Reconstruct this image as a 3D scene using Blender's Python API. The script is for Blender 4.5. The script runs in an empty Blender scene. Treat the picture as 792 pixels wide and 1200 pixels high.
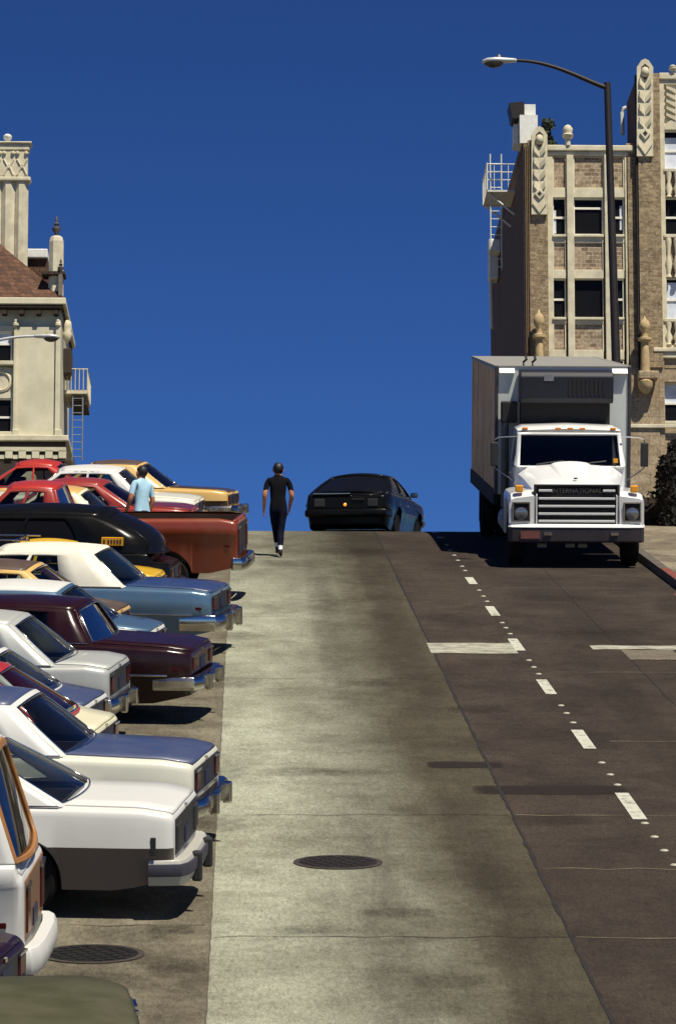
import bpy, bmesh, math, random
from mathutils import Vector, Matrix
C = bpy.context.scene
COL = C.collection
random.seed(7)
PI = math.pi

# ------------------------------------------------------------------ camera
SLOPE = 0.23
ALPHA = math.atan(SLOPE)
EYE = 5.5                       # vertical height of the lens over the plane of the street
YAW, PITCH, FPX = 0.02434329, 0.16155638, 4500.0
FW = Vector((math.sin(YAW)*math.cos(PITCH), math.cos(YAW)*math.cos(PITCH), math.sin(PITCH)))
RT = Vector((math.cos(YAW), -math.sin(YAW), 0))
UP = RT.cross(FW)
cam_d = bpy.data.cameras.new('camera')
cam_d.sensor_fit = 'VERTICAL'
cam_d.sensor_height = 36.0
cam_d.lens = FPX/1200*36.0
cam_d.clip_start = 0.5
cam_d.clip_end = 9000
cam = bpy.data.objects.new('camera', cam_d)
COL.objects.link(cam)
cam.matrix_world = Matrix(((RT.x, UP.x, -FW.x, 0), (RT.y, UP.y, -FW.y, 0), (RT.z, UP.z, -FW.z, 0), (0, 0, 0, 1)))
C.camera = cam

# ------------------------------------------------------------------ sky, sun, exposure
SUN_DIR = Vector((0.25, -0.42, 0.87)).normalized()
SUN_EL = math.asin(SUN_DIR.z)
SUN_ROT = math.atan2(SUN_DIR.x, SUN_DIR.y)
world = bpy.data.worlds.new('World')
C.world = world
world.use_nodes = True
wn, wl = world.node_tree.nodes, world.node_tree.links
wn.clear()
sky = wn.new('ShaderNodeTexSky')
sky.sky_type = 'NISHITA'
sky.sun_disc = False
sky.sun_elevation = SUN_EL
sky.sun_rotation = SUN_ROT
sky.altitude = 2000
sky.air_density = 0.8
sky.dust_density = 0.0
sky.ozone_density = 3.0
tint = wn.new('ShaderNodeMix'); tint.data_type = 'RGBA'; tint.blend_type = 'MULTIPLY'
tint.inputs['Factor'].default_value = 1.0
tint.inputs['B'].default_value = (0.135, 0.187, 0.248, 1)
bg = wn.new('ShaderNodeBackground'); bg.inputs['Strength'].default_value = 0.10
wo = wn.new('ShaderNodeOutputWorld')
gam = wn.new('ShaderNodeGamma'); gam.inputs['Gamma'].default_value = 1.55   # the deep skies of slide film
wl.new(sky.outputs['Color'], gam.inputs['Color'])
wl.new(gam.outputs['Color'], tint.inputs['A'])
wl.new(tint.outputs['Result'], bg.inputs['Color'])
wl.new(bg.outputs['Background'], wo.inputs['Surface'])
sun_d = bpy.data.lights.new('sun', 'SUN')
sun_d.energy = 4.9
sun_d.angle = math.radians(0.5)
sun_d.color = (1.0, 0.93, 0.79)
sun = bpy.data.objects.new('sun', sun_d)
COL.objects.link(sun)
sun.rotation_euler = SUN_DIR.to_track_quat('Z', 'Y').to_euler()
sun.location = (20, -20, 60)
C.view_settings.view_transform = 'Standard'
C.view_settings.look = 'None'
C.view_settings.exposure = 0.3
C.view_settings.gamma = 1.0
C.view_settings.use_curve_mapping = False
C.cycles.max_bounces = 6
C.cycles.transparent_max_bounces = 12

# ------------------------------------------------------------------ measuring
def ray(px, py):
    d = FW + RT*((px-396)/FPX) + UP*((600-py)/FPX)
    return d/d.y
def P(px, py, D):               # the point of the place that stands at distance D and was measured at px, py
    return ray(px, py)*D
CRD0, CRL = 74.4, 12.0
def zg(Y):                      # the street's profile: steep, rounding over to level at the crest
    if Y < 6: return SLOPE*6 - EYE + 0.05*(Y-6)
    z = SLOPE*Y - EYE
    if Y > CRD0:
        u = min(Y-CRD0, CRL); z = SLOPE*CRD0 - EYE + SLOPE*u - SLOPE*u*u/(2*CRL)
    return z
def sg(Y):
    return (zg(Y+.4)-zg(Y-.4))/.8
def X_at(px, D, h=0.4):         # lateral place of a column px at distance D
    z = zg(D)+h
    a, b = -40.0, 40.0
    for _ in range(50):
        m = (a+b)/2
        v = Vector((m, D, z))
        if 396+FPX*v.dot(RT)/v.dot(FW) < px: a = m
        else: b = m
    return a

# ------------------------------------------------------------------ materials
def lin(v):
    v /= 255.0
    return v/12.92 if v <= .04045 else ((v+.055)/1.055)**2.4
def rgb(r, g, b): return (lin(r), lin(g), lin(b), 1)
_mats = {}
def newmat(name):
    m = bpy.data.materials.new(name); m.use_nodes = True
    return m, m.node_tree.nodes, m.node_tree.links, m.node_tree.nodes['Principled BSDF']
def coords(n, l, sx=1, sy=1, sz=1):
    t = n.new('ShaderNodeTexCoord'); mp = n.new('ShaderNodeMapping')
    mp.inputs['Scale'].default_value = (sx, sy, sz)
    l.new(t.outputs['Object'], mp.inputs['Vector'])
    return mp.outputs['Vector']
def noise(n, l, vec, scale, detail=5, rough=.6):
    t = n.new('ShaderNodeTexNoise'); t.inputs['Scale'].default_value = scale
    t.inputs['Detail'].default_value = detail; t.inputs['Roughness'].default_value = rough
    l.new(vec, t.inputs['Vector'])
    return t.outputs['Fac']
def ramp(n, l, fac, stops):
    r = n.new('ShaderNodeValToRGB')
    e = r.color_ramp.elements
    while len(e) > 1: e.remove(e[-1])
    e[0].position = stops[0][0]; e[0].color = stops[0][1]
    for p, c in stops[1:]:
        x = e.new(p); x.color = c
    l.new(fac, r.inputs['Fac'])
    return r.outputs['Color']
def mix(n, l, fac, a, b, mode='MIX'):
    m = n.new('ShaderNodeMix'); m.data_type = 'RGBA'; m.blend_type = mode
    for s, v in (('Factor', fac), ('A', a), ('B', b)):
        if isinstance(v, (tuple, float, int)): m.inputs[s].default_value = v
        else: l.new(v, m.inputs[s])
    return m.outputs['Result']
def bump(n, l, bs, h, strength=.3, dist=.02):
    b = n.new('ShaderNodeBump'); b.inputs['Strength'].default_value = strength; b.inputs['Distance'].default_value = dist
    l.new(h, b.inputs['Height']); l.new(b.outputs['Normal'], bs.inputs['Normal'])

def paint(name, col, rough=.36, coat=.3, metal=0.0, dust=.12, spec=.5):
    if name in _mats: return _mats[name]
    m, n, l, b = newmat(name)
    v = coords(n, l)
    f = noise(n, l, v, 2.2, 6, .65)
    d = tuple(c*(1-dust)+dust*g for c, g in zip(col[:3], (.23, .2, .16)))+(1,)
    l.new(ramp(n, l, f, [(.38, col), (.72, d)]), b.inputs['Base Color'])
    b.inputs['Metallic'].default_value = metal
    b.inputs['Specular IOR Level'].default_value = spec
    b.inputs['Coat Weight'].default_value = coat
    b.inputs['Coat Roughness'].default_value = .06
    r = n.new('ShaderNodeMapRange'); r.inputs['To Min'].default_value = rough*.8; r.inputs['To Max'].default_value = rough*1.35
    l.new(f, r.inputs['Value']); l.new(r.outputs['Result'], b.inputs['Roughness'])
    _mats[name] = m
    return m
def flat(name, col, rough=.6, metal=0.0, var=.25, scale=6.0, emit=None, spec=.5):
    if name in _mats: return _mats[name]
    m, n, l, b = newmat(name)
    f = noise(n, l, coords(n, l), scale, 5, .6)
    lo = tuple(c*(1-var) for c in col[:3])+(1,); hi = tuple(min(1, c*(1+var*.6)) for c in col[:3])+(1,)
    l.new(ramp(n, l, f, [(.3, lo), (.7, hi)]), b.inputs['Base Color'])
    b.inputs['Roughness'].default_value = rough; b.inputs['Metallic'].default_value = metal; b.inputs['Specular IOR Level'].default_value = spec
    if emit:
        b.inputs['Emission Color'].default_value = emit[0]; b.inputs['Emission Strength'].default_value = emit[1]
    _mats[name] = m
    return m
def car_glass(name, tint, refl=.09):
    if name in _mats: return _mats[name]
    m, n, l, b = newmat(name)
    n.remove(b)
    tr = n.new('ShaderNodeBsdfTransparent'); tr.inputs['Color'].default_value = tint
    gl = n.new('ShaderNodeBsdfGlossy'); gl.inputs['Roughness'].default_value = .03
    fr = n.new('ShaderNodeFresnel'); fr.inputs['IOR'].default_value = 1.5
    mx = n.new('ShaderNodeMixShader')
    l.new(fr.outputs['Fac'], mx.inputs['Fac']); l.new(tr.outputs[0], mx.inputs[1]); l.new(gl.outputs[0], mx.inputs[2])
    l.new(mx.outputs[0], n['Material Output'].inputs['Surface'])
    _mats[name] = m
    return m

M_CHROME = flat('chrome', (.56, .54, .51, 1), .17, 1.0, .12, 3)
M_TYRE = flat('tyre_rubber', (.012, .012, .012, 1), .9, 0, .25, 6, None, .15)
M_RUBBER = flat('black_rubber', (.022, .021, .022, 1), .6)
M_BLUERUB = flat('grey_bumper_rubber', rgb(62, 60, 72), .6)
M_DARK = flat('dark_cavity', (.012, .012, .012, 1), .9)
M_STEEL = flat('hubcap_steel', (.45, .45, .45, 1), .25, 1.0)
M_GLASS = car_glass('tinted_glass', (.62, .66, .64, 1))
M_DGLASS = car_glass('dark_glass', (.10, .11, .12, 1))
M_INT = flat('dark_upholstery', (.05, .042, .036, 1), .8)
M_LINT = flat('pale_upholstery', (.45, .47, .45, 1), .7)
M_TAIL = flat('red_lens', (.06, .007, .007, 1), .25, 0, .25, 6, None, .3)
M_AMBER = flat('amber_lens', (.85, .25, .02, 1), .2)
M_LAMP = flat('headlight_glass', (.75, .77, .78, 1), .06)
M_PLATE = flat('licence_plate_blue', rgb(26, 32, 60), .5)
M_YPLATE = flat('licence_plate_yellow', rgb(225, 160, 30), .5)

# ------------------------------------------------------------------ mesh building
class MB:
    def __init__(s): s.v = []; s.f = []
    def face(s, pts):
        i = len(s.v); s.v += [tuple(p) for p in pts]; s.f.append(tuple(range(i, i+len(pts))))
    def box(s, x0, x1, y0, y1, z0, z1):
        i = len(s.v)
        s.v += [(x0, y0, z0), (x1, y0, z0), (x1, y1, z0), (x0, y1, z0), (x0, y0, z1), (x1, y0, z1), (x1, y1, z1), (x0, y1, z1)]
        for q in ((0, 3, 2, 1), (4, 5, 6, 7), (0, 1, 5, 4), (1, 2, 6, 5), (2, 3, 7, 6), (3, 0, 4, 7)): s.f.append(tuple(i+k for k in q))
        return s
    def hexa(s, b, t):           # four bottom points and four top points, both counter-clockwise
        i = len(s.v); s.v += [tuple(p) for p in b]+[tuple(p) for p in t]
        for q in ((0, 3, 2, 1), (4, 5, 6, 7), (0, 1, 5, 4), (1, 2, 6, 5), (2, 3, 7, 6), (3, 0, 4, 7)): s.f.append(tuple(i+k for k in q))
        return s
    def prism(s, poly, axis, a, b):   # poly of 2D points extruded along an axis
        def mk(p, t):
            return (t, p[0], p[1]) if axis == 'x' else (p[0], t, p[1]) if axis == 'y' else (p[0], p[1], t)
        i = len(s.v); n = len(poly)
        s.v += [mk(p, a) for p in poly]+[mk(p, b) for p in poly]
        s.f.append(tuple(range(i+n-1, i-1, -1))); s.f.append(tuple(range(i+n, i+2*n)))
        for k in range(n): s.f.append((i+k, i+(k+1) % n, i+n+(k+1) % n, i+n+k))
        return s
    def loft(s, rings, closed=True, caps=True):
        i = len(s.v); n = len(rings[0])
        for r in rings: s.v += [tuple(p) for p in r]
        for a in range(len(rings)-1):
            for k in range(n if closed else n-1):
                k2 = (k+1) % n
                s.f.append((i+a*n+k, i+a*n+k2, i+(a+1)*n+k2, i+(a+1)*n+k))
        if caps and closed:
            s.f.append(tuple(range(i+n-1, i-1, -1))); e = i+(len(rings)-1)*n
            s.f.append(tuple(range(e, e+n)))
        return s
    def tube(s, pts, r, seg=8):
        pts = [Vector(p) for p in pts]
        rs = r if isinstance(r, (list, tuple)) else [r]*len(pts)
        rings = []
        for k, p in enumerate(pts):
            d = (pts[min(k+1, len(pts)-1)]-pts[max(k-1, 0)]).normalized()
            u = d.cross(Vector((0, 0, 1)))
            if u.length < .05: u = d.cross(Vector((0, 1, 0)))
            u.normalize(); w = u.cross(d)
            rings.append([p+(u*math.cos(2*PI*q/seg)+w*math.sin(2*PI*q/seg))*rs[k] for q in range(seg)])
        return s.loft(rings)
    def lathe(s, prof, c=(0, 0, 0), axis='z', seg=20):   # prof: (radius, height)
        rings = []
        for r, h in prof:
            g = []
            for q in range(seg):
                a, b = r*math.cos(2*PI*q/seg), r*math.sin(2*PI*q/seg)
                p = (a, b, h) if axis == 'z' else (a, -h, b) if axis == 'y' else (h, a, b)
                g.append((c[0]+p[0], c[1]+p[1], c[2]+p[2]))
            rings.append(g)
        return s.loft(rings)
    def build(s, name, mat, parent=None, smooth=None, bevel=0, solid=0):
        me = bpy.data.meshes.new(name)
        me.from_pydata(s.v, [], s.f)
        bm = bmesh.new(); bm.from_mesh(me)
        bmesh.ops.remove_doubles(bm, verts=bm.verts, dist=.0004)
        bmesh.ops.recalc_face_normals(bm, faces=bm.faces)
        bm.to_mesh(me); bm.free()
        me.materials.append(mat)
        if smooth:
            me.polygons.foreach_set('use_smooth', [True]*len(me.polygons))
            me.set_sharp_from_angle(angle=math.radians(smooth))
        o = bpy.data.objects.new(name, me); COL.objects.link(o)
        if parent: o.parent = parent
        if solid:
            md = o.modifiers.new('Solid', 'SOLIDIFY'); md.thickness = solid; md.offset = 0
        if bevel:
            md = o.modifiers.new('Bevel', 'BEVEL'); md.width = bevel; md.segments = 2; md.limit_method = 'ANGLE'; md.angle_limit = math.radians(32)
        return o
def tag(o, label, cat, group=None):
    o['label'] = label; o['category'] = cat
    if group: o['group'] = group
    return o
def struct(o, kind='structure'):
    o['kind'] = kind
    return o
def thing(name, label, cat, group=None, mat=None):
    o = bpy.data.objects.new(name, None); COL.objects.link(o); o.empty_display_size = .3
    if mat: o.matrix_world = mat
    return tag(o, label, cat, group)
def on_slope(X, Y, yaw=0.0, lift=0.0):
    a = math.atan(sg(Y))
    return Matrix.Translation((X, Y, zg(Y)+lift)) @ Matrix.Rotation(a, 4, 'X') @ Matrix.Rotation(yaw, 4, 'Z')
# ------------------------------------------------------------------ street, kerbs, ground
XA, XB, XK, XL = -0.265, 2.61, 7.15, -6.6
def sheet(name, xs, ys, mat, lift=0.0, smooth=None, kind='structure'):
    mb = MB()
    for j, Y in enumerate(ys): mb.v += [(x, Y, zg(Y)+lift) for x in xs]
    n = len(xs)
    for j in range(len(ys)-1):
        for i in range(n-1): mb.f.append((j*n+i, j*n+i+1, (j+1)*n+i+1, (j+1)*n+i))
    return struct(mb.build(name, mat, smooth=40), kind)
YS = [6, 12, 18, 24, 30, 36, 42, 48, 54, 60, 66, 72, 74.4]+[74.4+.6*k for k in range(1, 21)]+[88, 92, 100, 120, 150, 200, 300]

def road_mat(name, base, dark, edge=None, streak=1.0, smear=False):
    m, n, l, b = newmat(name)
    v = coords(n, l)
    tc = n.new('ShaderNodeTexCoord'); sx = n.new('ShaderNodeSeparateXYZ'); l.new(tc.outputs['Object'], sx.inputs[0])
    grain = noise(n, l, coords(n, l, 1, .22, .22), 30, 3, .8)
    fine = noise(n, l, coords(n, l, 1, .25, .25), 75, 2, .8)
    blot = noise(n, l, coords(n, l, .6, .33, .33), 1.5, 9, .72)
    big = noise(n, l, coords(n, l, .5, .11, .1), .9, 5, .6)
    st = noise(n, l, coords(n, l, .8, 1.5, 1.5), 2.1, 8, .75)
    col = ramp(n, l, blot, [(.36, dark), (.58, base)])
    col = mix(n, l, ramp(n, l, big, [(.42, (0, 0, 0, 1)), (.66, (.55, .55, .55, 1))]), col, dark)
    col = mix(n, l, .42*streak, col, ramp(n, l, st, [(.28, (.45, .44, .43, 1)), (.5, (1, 1, 1, 1)), (.72, (1.15, 1.15, 1.12, 1))]), 'MULTIPLY')
    col = mix(n, l, .75, col, ramp(n, l, grain, [(.28, (.60, .59, .58, 1)), (.5, (1, 1, 1, 1)), (.74, (1.35, 1.34, 1.28, 1))]), 'MULTIPLY')
    col = mix(n, l, .6, col, ramp(n, l, fine, [(.3, (.60, .60, .60, 1)), (.7, (1.4, 1.4, 1.38, 1))]), 'MULTIPLY')
    if edge:                     # a lane worn darker by tyres and oil towards one side
        ad = n.new('ShaderNodeMath'); ad.operation = 'MULTIPLY_ADD'; ad.inputs[1].default_value = 1.5
        wv = noise(n, l, coords(n, l, .6, .16, .16), 1.2, 8, .7)
        l.new(wv, ad.inputs[0]); l.new(sx.outputs['X'], ad.inputs[2])
        r = n.new('ShaderNodeMapRange'); r.inputs['From Min'].default_value = edge[0]+.75; r.inputs['From Max'].default_value = edge[1]+.75
        l.new(ad.outputs[0], r.inputs['Value'])
        col = mix(n, l, r.outputs['Result'], col, mix(n, l, 1.0, col, edge[2], 'MULTIPLY'))
    if smear:                    # oil and rubber smeared over the crest
        ad = n.new('ShaderNodeMath'); ad.operation = 'MULTIPLY_ADD'; ad.inputs[1].default_value = 14
        wv = noise(n, l, coords(n, l, .5, .22, .22), 1.1, 7, .68)
        l.new(wv, ad.inputs[0]); l.new(sx.outputs['Y'], ad.inputs[2])
        r = n.new('ShaderNodeMapRange'); r.inputs['From Min'].default_value = 70; r.inputs['From Max'].default_value = 79; r.inputs['To Max'].default_value = .8
        l.new(ad.outputs[0], r.inputs['Value'])
        col = mix(n, l, r.outputs['Result'], col, mix(n, l, 1.0, col, (.48, .45, .43, 1), 'MULTIPLY'))
    l.new(col, b.inputs['Base Color'])
    b.inputs['Roughness'].default_value = .92
    b.inputs['Specular IOR Level'].default_value = .2
    bump(n, l, b, grain, .3, .01)
    return m
M_PARK = road_mat('worn_parking_concrete', rgb(122, 116, 99), rgb(80, 74, 62))
M_CONC = road_mat('pale_lane_concrete', rgb(157, 159, 141), rgb(122, 121, 105), (.2, 2.0, (.21, .175, .15, 1)), 1.0, True)
M_ASPH = road_mat('dark_asphalt', rgb(66, 57, 49), rgb(45, 38, 33))
M_WALK = road_mat('sidewalk_concrete', rgb(140, 130, 112), rgb(92, 84, 72))
M_EARTH = road_mat('city_ground', rgb(110, 104, 92), rgb(80, 76, 66))

gxs = [-2500, -600, -120, -30, -12, -9.4, 0, 10.8, 14, 30, 120, 600, 2500]
gy = [-900, -200, -40, 0]+YS+[500, 1200, 4000]
sheet('ground', gxs, gy, M_EARTH, -.16)
sheet('parking_lane', [XL, -4, -2, XA], YS, M_PARK)
sheet('concrete_lane', [XA, .7, 1.7, XB], YS, M_CONC)
sheet('asphalt_lane', [XB, 4, 5.5, XK], YS, M_ASPH)

def kerb_walk(name, x0, x1, kx, mat_top, y0=6, y1=300):
    ys = [y for y in YS if y0 <= y <= y1]
    mb = MB()
    rings = []
    for Y in ys:
        z = zg(Y)
        rings.append([(x0, Y, z-.2), (x1, Y, z-.2), (x1, Y, z+.15), (x0, Y, z+.15)])
    mb.loft(rings)
    return struct(mb.build(name, mat_top))
kerb_walk('right_sidewalk', XK+.16, 10.9, XK, M_WALK)
kerb_walk('left_sidewalk', -9.6, XL-.16, XL, M_WALK)
M_KERBRED = flat('red_kerb_paint', rgb(120, 58, 46), .85, 0, .45, 5)
M_KERB = flat('kerb_stone', rgb(88, 80, 72), .9, 0, .3, 4)
kerb_walk('right_kerb', XK+.004, XK+.156, XK, M_KERB)
kerb_walk('left_kerb', XL-.156, XL-.004, XL, M_KERB)
# red paint on the kerb beside the truck and the reddish gutter apron before it
def ribbon(name, pts_l, pts_r, mat, lift, kind='structure'):
    mb = MB()
    n = len(pts_l)
    for (x, y) in pts_l: mb.v.append((x, y, zg(y)+lift))
    for (x, y) in pts_r: mb.v.append((x, y, zg(y)+lift))
    for i in range(n-1): mb.f.append((i, n+i, n+i+1, i+1))
    return struct(mb.build(name, mat), kind)
ribbon('red_kerb_marking', [(XK+.01, y) for y in (57, 61, 65.5)], [(XK+.15, y) for y in (57, 61, 65.5)], M_KERBRED, .155)
ribbon('red_gutter_marking', [(XK-.30, 57.5), (XK-.16, 62.2)], [(XK-.02, 57.5), (XK-.02, 62.2)], flat('rusty_gutter', rgb(92, 58, 48), .9, 0, .4, 4), .008)

M_WPAINT = None
m, n, l, b = newmat('worn_white_road_paint')
f = noise(n, l, coords(n, l, 1, 1, 1), 9, 6, .75)
l.new(ramp(n, l, f, [(.33, rgb(110, 104, 92)), (.50, rgb(184, 183, 168))]), b.inputs['Base Color']); b.inputs['Roughness'].default_value = .8
M_WPAINT = m
m, n, l, b = newmat('faded_white_road_paint')
f = noise(n, l, coords(n, l, .7, 1.4, 1), 5, 8, .75)
l.new(ramp(n, l, f, [(.36, rgb(98, 92, 80)), (.6, rgb(176, 174, 156))]), b.inputs['Base Color']); b.inputs['Roughness'].default_value = .85
M_FPAINT = m
def Yg(py):                      # distance of the street at image row py
    a, b = 8.0, 78.0
    for _ in range(50):
        m_ = (a+b)/2
        if zg(m_)/m_ < ray(289, py).z: a = m_
        else: b = m_
    return a
XD = 3.83
DX = .07
# lane dashes, each a painted mark of its own
for (ya, yb) in ((630, 622.8), (684, 676), (721, 710), (762, 748), (813, 796), (877, 855), (960, 929), (1092, 1052)):
    a, b2 = Yg(ya), Yg(yb)
    o = ribbon('lane_dash', [(XD-DX, a), (XD-DX, b2)], [(XD+DX, a), (XD+DX, b2)], M_WPAINT, .008)
# small raised lane markers between the dashes
dots = [638, 644, 650, 656, 663, 668, 691, 698, 704, 729, 735, 742, 773, 781, 789, 826, 835, 846, 893, 907, 919, 964, 980, 996, 1013]
i = 0
for y in dots:
    Y = Yg(y)
    mb = MB()
    mb.lathe([(.042, 0), (.040, .006), (.028, .012), (.01, .015)], (0, 0, 0), 'z', 12)
    o = mb.build('lane_marker', M_FPAINT, smooth=50)
    o.matrix_world = on_slope(XD+.02, Y, 0, .0)
    tag(o, 'small round pale raised dot marking the lane line between white dashes', 'road marker', 'raised dots of the lane line')
# worn crossbars of paint
def bar(px0, px1, ya, yb, mat, name, lift=.006):
    a, b2 = Yg(ya), Yg(yb)
    x0, x1 = X_at(px0, a, 0), X_at(px1, a, 0)
    xs = [x0+(x1-x0)*k/6 for k in range(7)]
    j = lambda: random.uniform(-.05, .05)
    mb = MB()
    for k in range(7):
        y0 = a+j(); y1 = b2+j()
        mb.v += [(xs[k], y0, zg(y0)+lift), (xs[k], y1, zg(y1)+lift)]
    for k in range(6): mb.f.append((2*k, 2*k+2, 2*k+3, 2*k+1))
    return struct(mb.build(name, mat))
bar(505, 607, 765, 753, M_FPAINT, 'stop_line', .0065)
bar(694, 800, 760, 755.5, M_FPAINT, 'stop_line')
bar(738, 800, 772, 760.5, road_mat('patched_pale_asphalt', rgb(118, 110, 96), rgb(92, 84, 74)), 'road_patch')
# tar patches
def soft_mat(name, col, strength, lo, hi, nscale=(2.2, .6)):
    m, n, l, b = newmat(name)      # a stain with a ragged, half-open edge
    b.inputs['Base Color'].default_value = col; b.inputs['Roughness'].default_value = .8; b.inputs['Specular IOR Level'].default_value = .2
    tc = n.new('ShaderNodeTexCoord'); sx = n.new('ShaderNodeSeparateXYZ'); l.new(tc.outputs['Generated'], sx.inputs[0])
    def hump(o):
        a = n.new('ShaderNodeMath'); a.operation = 'SUBTRACT'; a.inputs[0].default_value = 1; l.new(o, a.inputs[1])
        c = n.new('ShaderNodeMath'); c.operation = 'MULTIPLY'; l.new(o, c.inputs[0]); l.new(a.outputs[0], c.inputs[1]); return c.outputs[0]
    h = n.new('ShaderNodeMath'); h.operation = 'MULTIPLY'; l.new(hump(sx.outputs['X']), h.inputs[0]); l.new(hump(sx.outputs['Y']), h.inputs[1])
    p = n.new('ShaderNodeMath'); p.operation = 'POWER'; l.new(h.outputs[0], p.inputs[0]); p.inputs[1].default_value = .5
    f = noise(n, l, coords(n, l, nscale[0], nscale[1], nscale[1]), 2.0, 8, .75)
    q = n.new('ShaderNodeMath'); q.operation = 'MULTIPLY'; l.new(p.outputs[0], q.inputs[0]); l.new(f, q.inputs[1])
    r = n.new('ShaderNodeMapRange'); r.inputs['From Min'].default_value = lo; r.inputs['From Max'].default_value = hi; r.inputs['To Max'].default_value = strength
    l.new(q.outputs[0], r.inputs['Value'])
    tr = n.new('ShaderNodeBsdfTransparent'); mx = n.new('ShaderNodeMixShader')
    l.new(r.outputs['Result'], mx.inputs['Fac']); l.new(tr.outputs[0], mx.inputs[1]); l.new(b.outputs[0], mx.inputs[2])
    l.new(mx.outputs[0], n['Material Output'].inputs['Surface'])
    return m
M_TAR = soft_mat('tar_patch', rgb(40, 34, 31), .85, .02, .09)
M_OIL = soft_mat('oil_stain', rgb(36, 31, 27), .38, .06, .17, (4.5, 2.2))
M_WEAR = soft_mat('tyre_wear', rgb(52, 46, 40), .32, .06, .19, (2.4, .35))
bar(500, 592, 900, 892, M_TAR, 'tar_patch', .004)
bar(553, 742, 931, 920, M_TAR, 'tar_patch', .004)
def stain(cx, cy, rx, ry, mat, name):
    mb = MB(); n_ = 6
    for j in range(n_+1):
        y = cy-ry+2*ry*j/n_
        mb.v += [(cx-rx, y, zg(y)+.0035), (cx+rx, y, zg(y)+.0035)]
    for j in range(n_): mb.f.append((2*j, 2*j+1, 2*j+3, 2*j+2))
    struct(mb.build(name, mat))
rs2 = random.Random(5)
for (px, py, rx, ry) in ((205, 1132, .35, .4), (150, 1095, .6, .5), (250, 905, .5, .8), (255, 800, .7, .9), (230, 850, .6, .5), (250, 965, .4, .7), (270, 745, .5, 1.0), (200, 1090, .25, .3), (110, 1150, .5, .4),
                         (430, 800, .5, .6), (380, 905, .9, .4), (560, 830, .5, .5), (640, 960, .6, .5), (700, 740, .8, .7), (650, 700, .9, .8), (330, 660, .8, 1.0), (420, 646, 1.0, 1.0), (360, 1090, .35, .3), (470, 1070, .4, .3), (530, 1150, .4, .4)):
    Y = Yg(py); stain(X_at(px, Y, 0), Y, rx, ry, M_OIL, 'oil_stain')
for (cx, rx) in ((1.15, .30), (2.15, .34)):
    stain(cx, 32, rx, 9, M_WEAR, 'tyre_wear'); stain(cx+.08, 58, rx, 15, M_WEAR, 'tyre_wear')
for (cx, rx) in ((4.7, .34), (6.1, .34)): stain(cx, 46, rx, 14, M_WEAR, 'tyre_wear')
# joints between the slabs: wandering tar lines along and across
M_JOINT = flat('joint_tar', rgb(28, 24, 22), .9, 0, .5, 3)
def joint(x, y0, y1, w, wob, step=.7, mat=M_JOINT, lift=.005):
    L_, R_ = [], []
    y = y0
    while y < y1:
        o_ = random.uniform(-wob, wob); ww = w*random.uniform(.5, 1.5)
        L_.append((x+o_-ww/2, y)); R_.append((x+o_+ww/2, y)); y += step
    ribbon('slab_joint', L_, R_, mat, lift)
joint(XA, 8, 80, .008, .004, .3, M_KERB)
joint(XB, 8, 80, .032, .008, .3)
joint(5.25, 8, 80, .008, .012, .5)
def cross_joint(x0, x1, Y, w, mat=M_JOINT):
    mb = MB(); n_ = 14
    for k in range(n_+1):
        x = x0+(x1-x0)*k/n_; o_ = random.uniform(-.05, .05); ww = w*random.uniform(.3, 1.5)
        mb.v += [(x, Y+o_-ww/2, zg(Y+o_-ww/2)+.0052), (x, Y+o_+ww/2, zg(Y+o_+ww/2)+.0052)]
    for k in range(n_): mb.f.append((2*k, 2*k+2, 2*k+3, 2*k+1))
    struct(mb.build('slab_joint', mat))
M_PJ = flat('pale_joint_sealer', rgb(128, 118, 92), .9, 0, .5, 3)
for py in (955, 1098, 795): cross_joint(XA+.03, XB-.03, Yg(py), .014)
for py in (1099, 1018, 955): cross_joint(XB+.04, XK-.5, Yg(py), .016, M_PJ)
for py in (688, 868, 787): cross_joint(XB+1.5, XK-.3, Yg(py), .016, M_PJ)
for py in (1085,): cross_joint(-4, XA-.05, Yg(py), .014)

# manhole covers
M_IRON = flat('cast_iron', rgb(44, 38, 34), .6, .3, .4, 12)
M_BLKIRON = flat('black_iron', rgb(22, 18, 18), .55, .2, .4, 12)
def manhole(px, py, r, mat, label):
    Y = Yg(py); X = X_at(px, Y, 0)
    t = thing('manhole_cover', label, 'manhole cover', None, on_slope(X, Y, .5, .004))
    mb = MB(); mb.lathe([(r, 0), (r, .006), (r*.9, .007)], seg=36); mb.build('rim', flat('worn_iron_rim', rgb(82, 74, 66), .5, .4, .4, 12), t)
    mb = MB(); mb.lathe([(r*.885, .004), (r*.88, .009), (.01, .0095)], seg=36)
    for a in range(-3, 4):
        for c_ in range(-3, 4):
            if math.hypot(a, c_) < 3.3: mb.box(a*r*.24-.03, a*r*.24+.03, c_*r*.24-.03, c_*r*.24+.03, .009, .014)
    mb.build('lid', mat, t)
manhole(396, 1011, .40, M_IRON, 'dark iron manhole cover alone in the middle of the pale lane')
manhole(108, 1119, .41, M_BLKIRON, 'black round cover of unknown kind beside the white bumper of the parked van')  # dark oval of unknown kind, built as a cover
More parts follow.
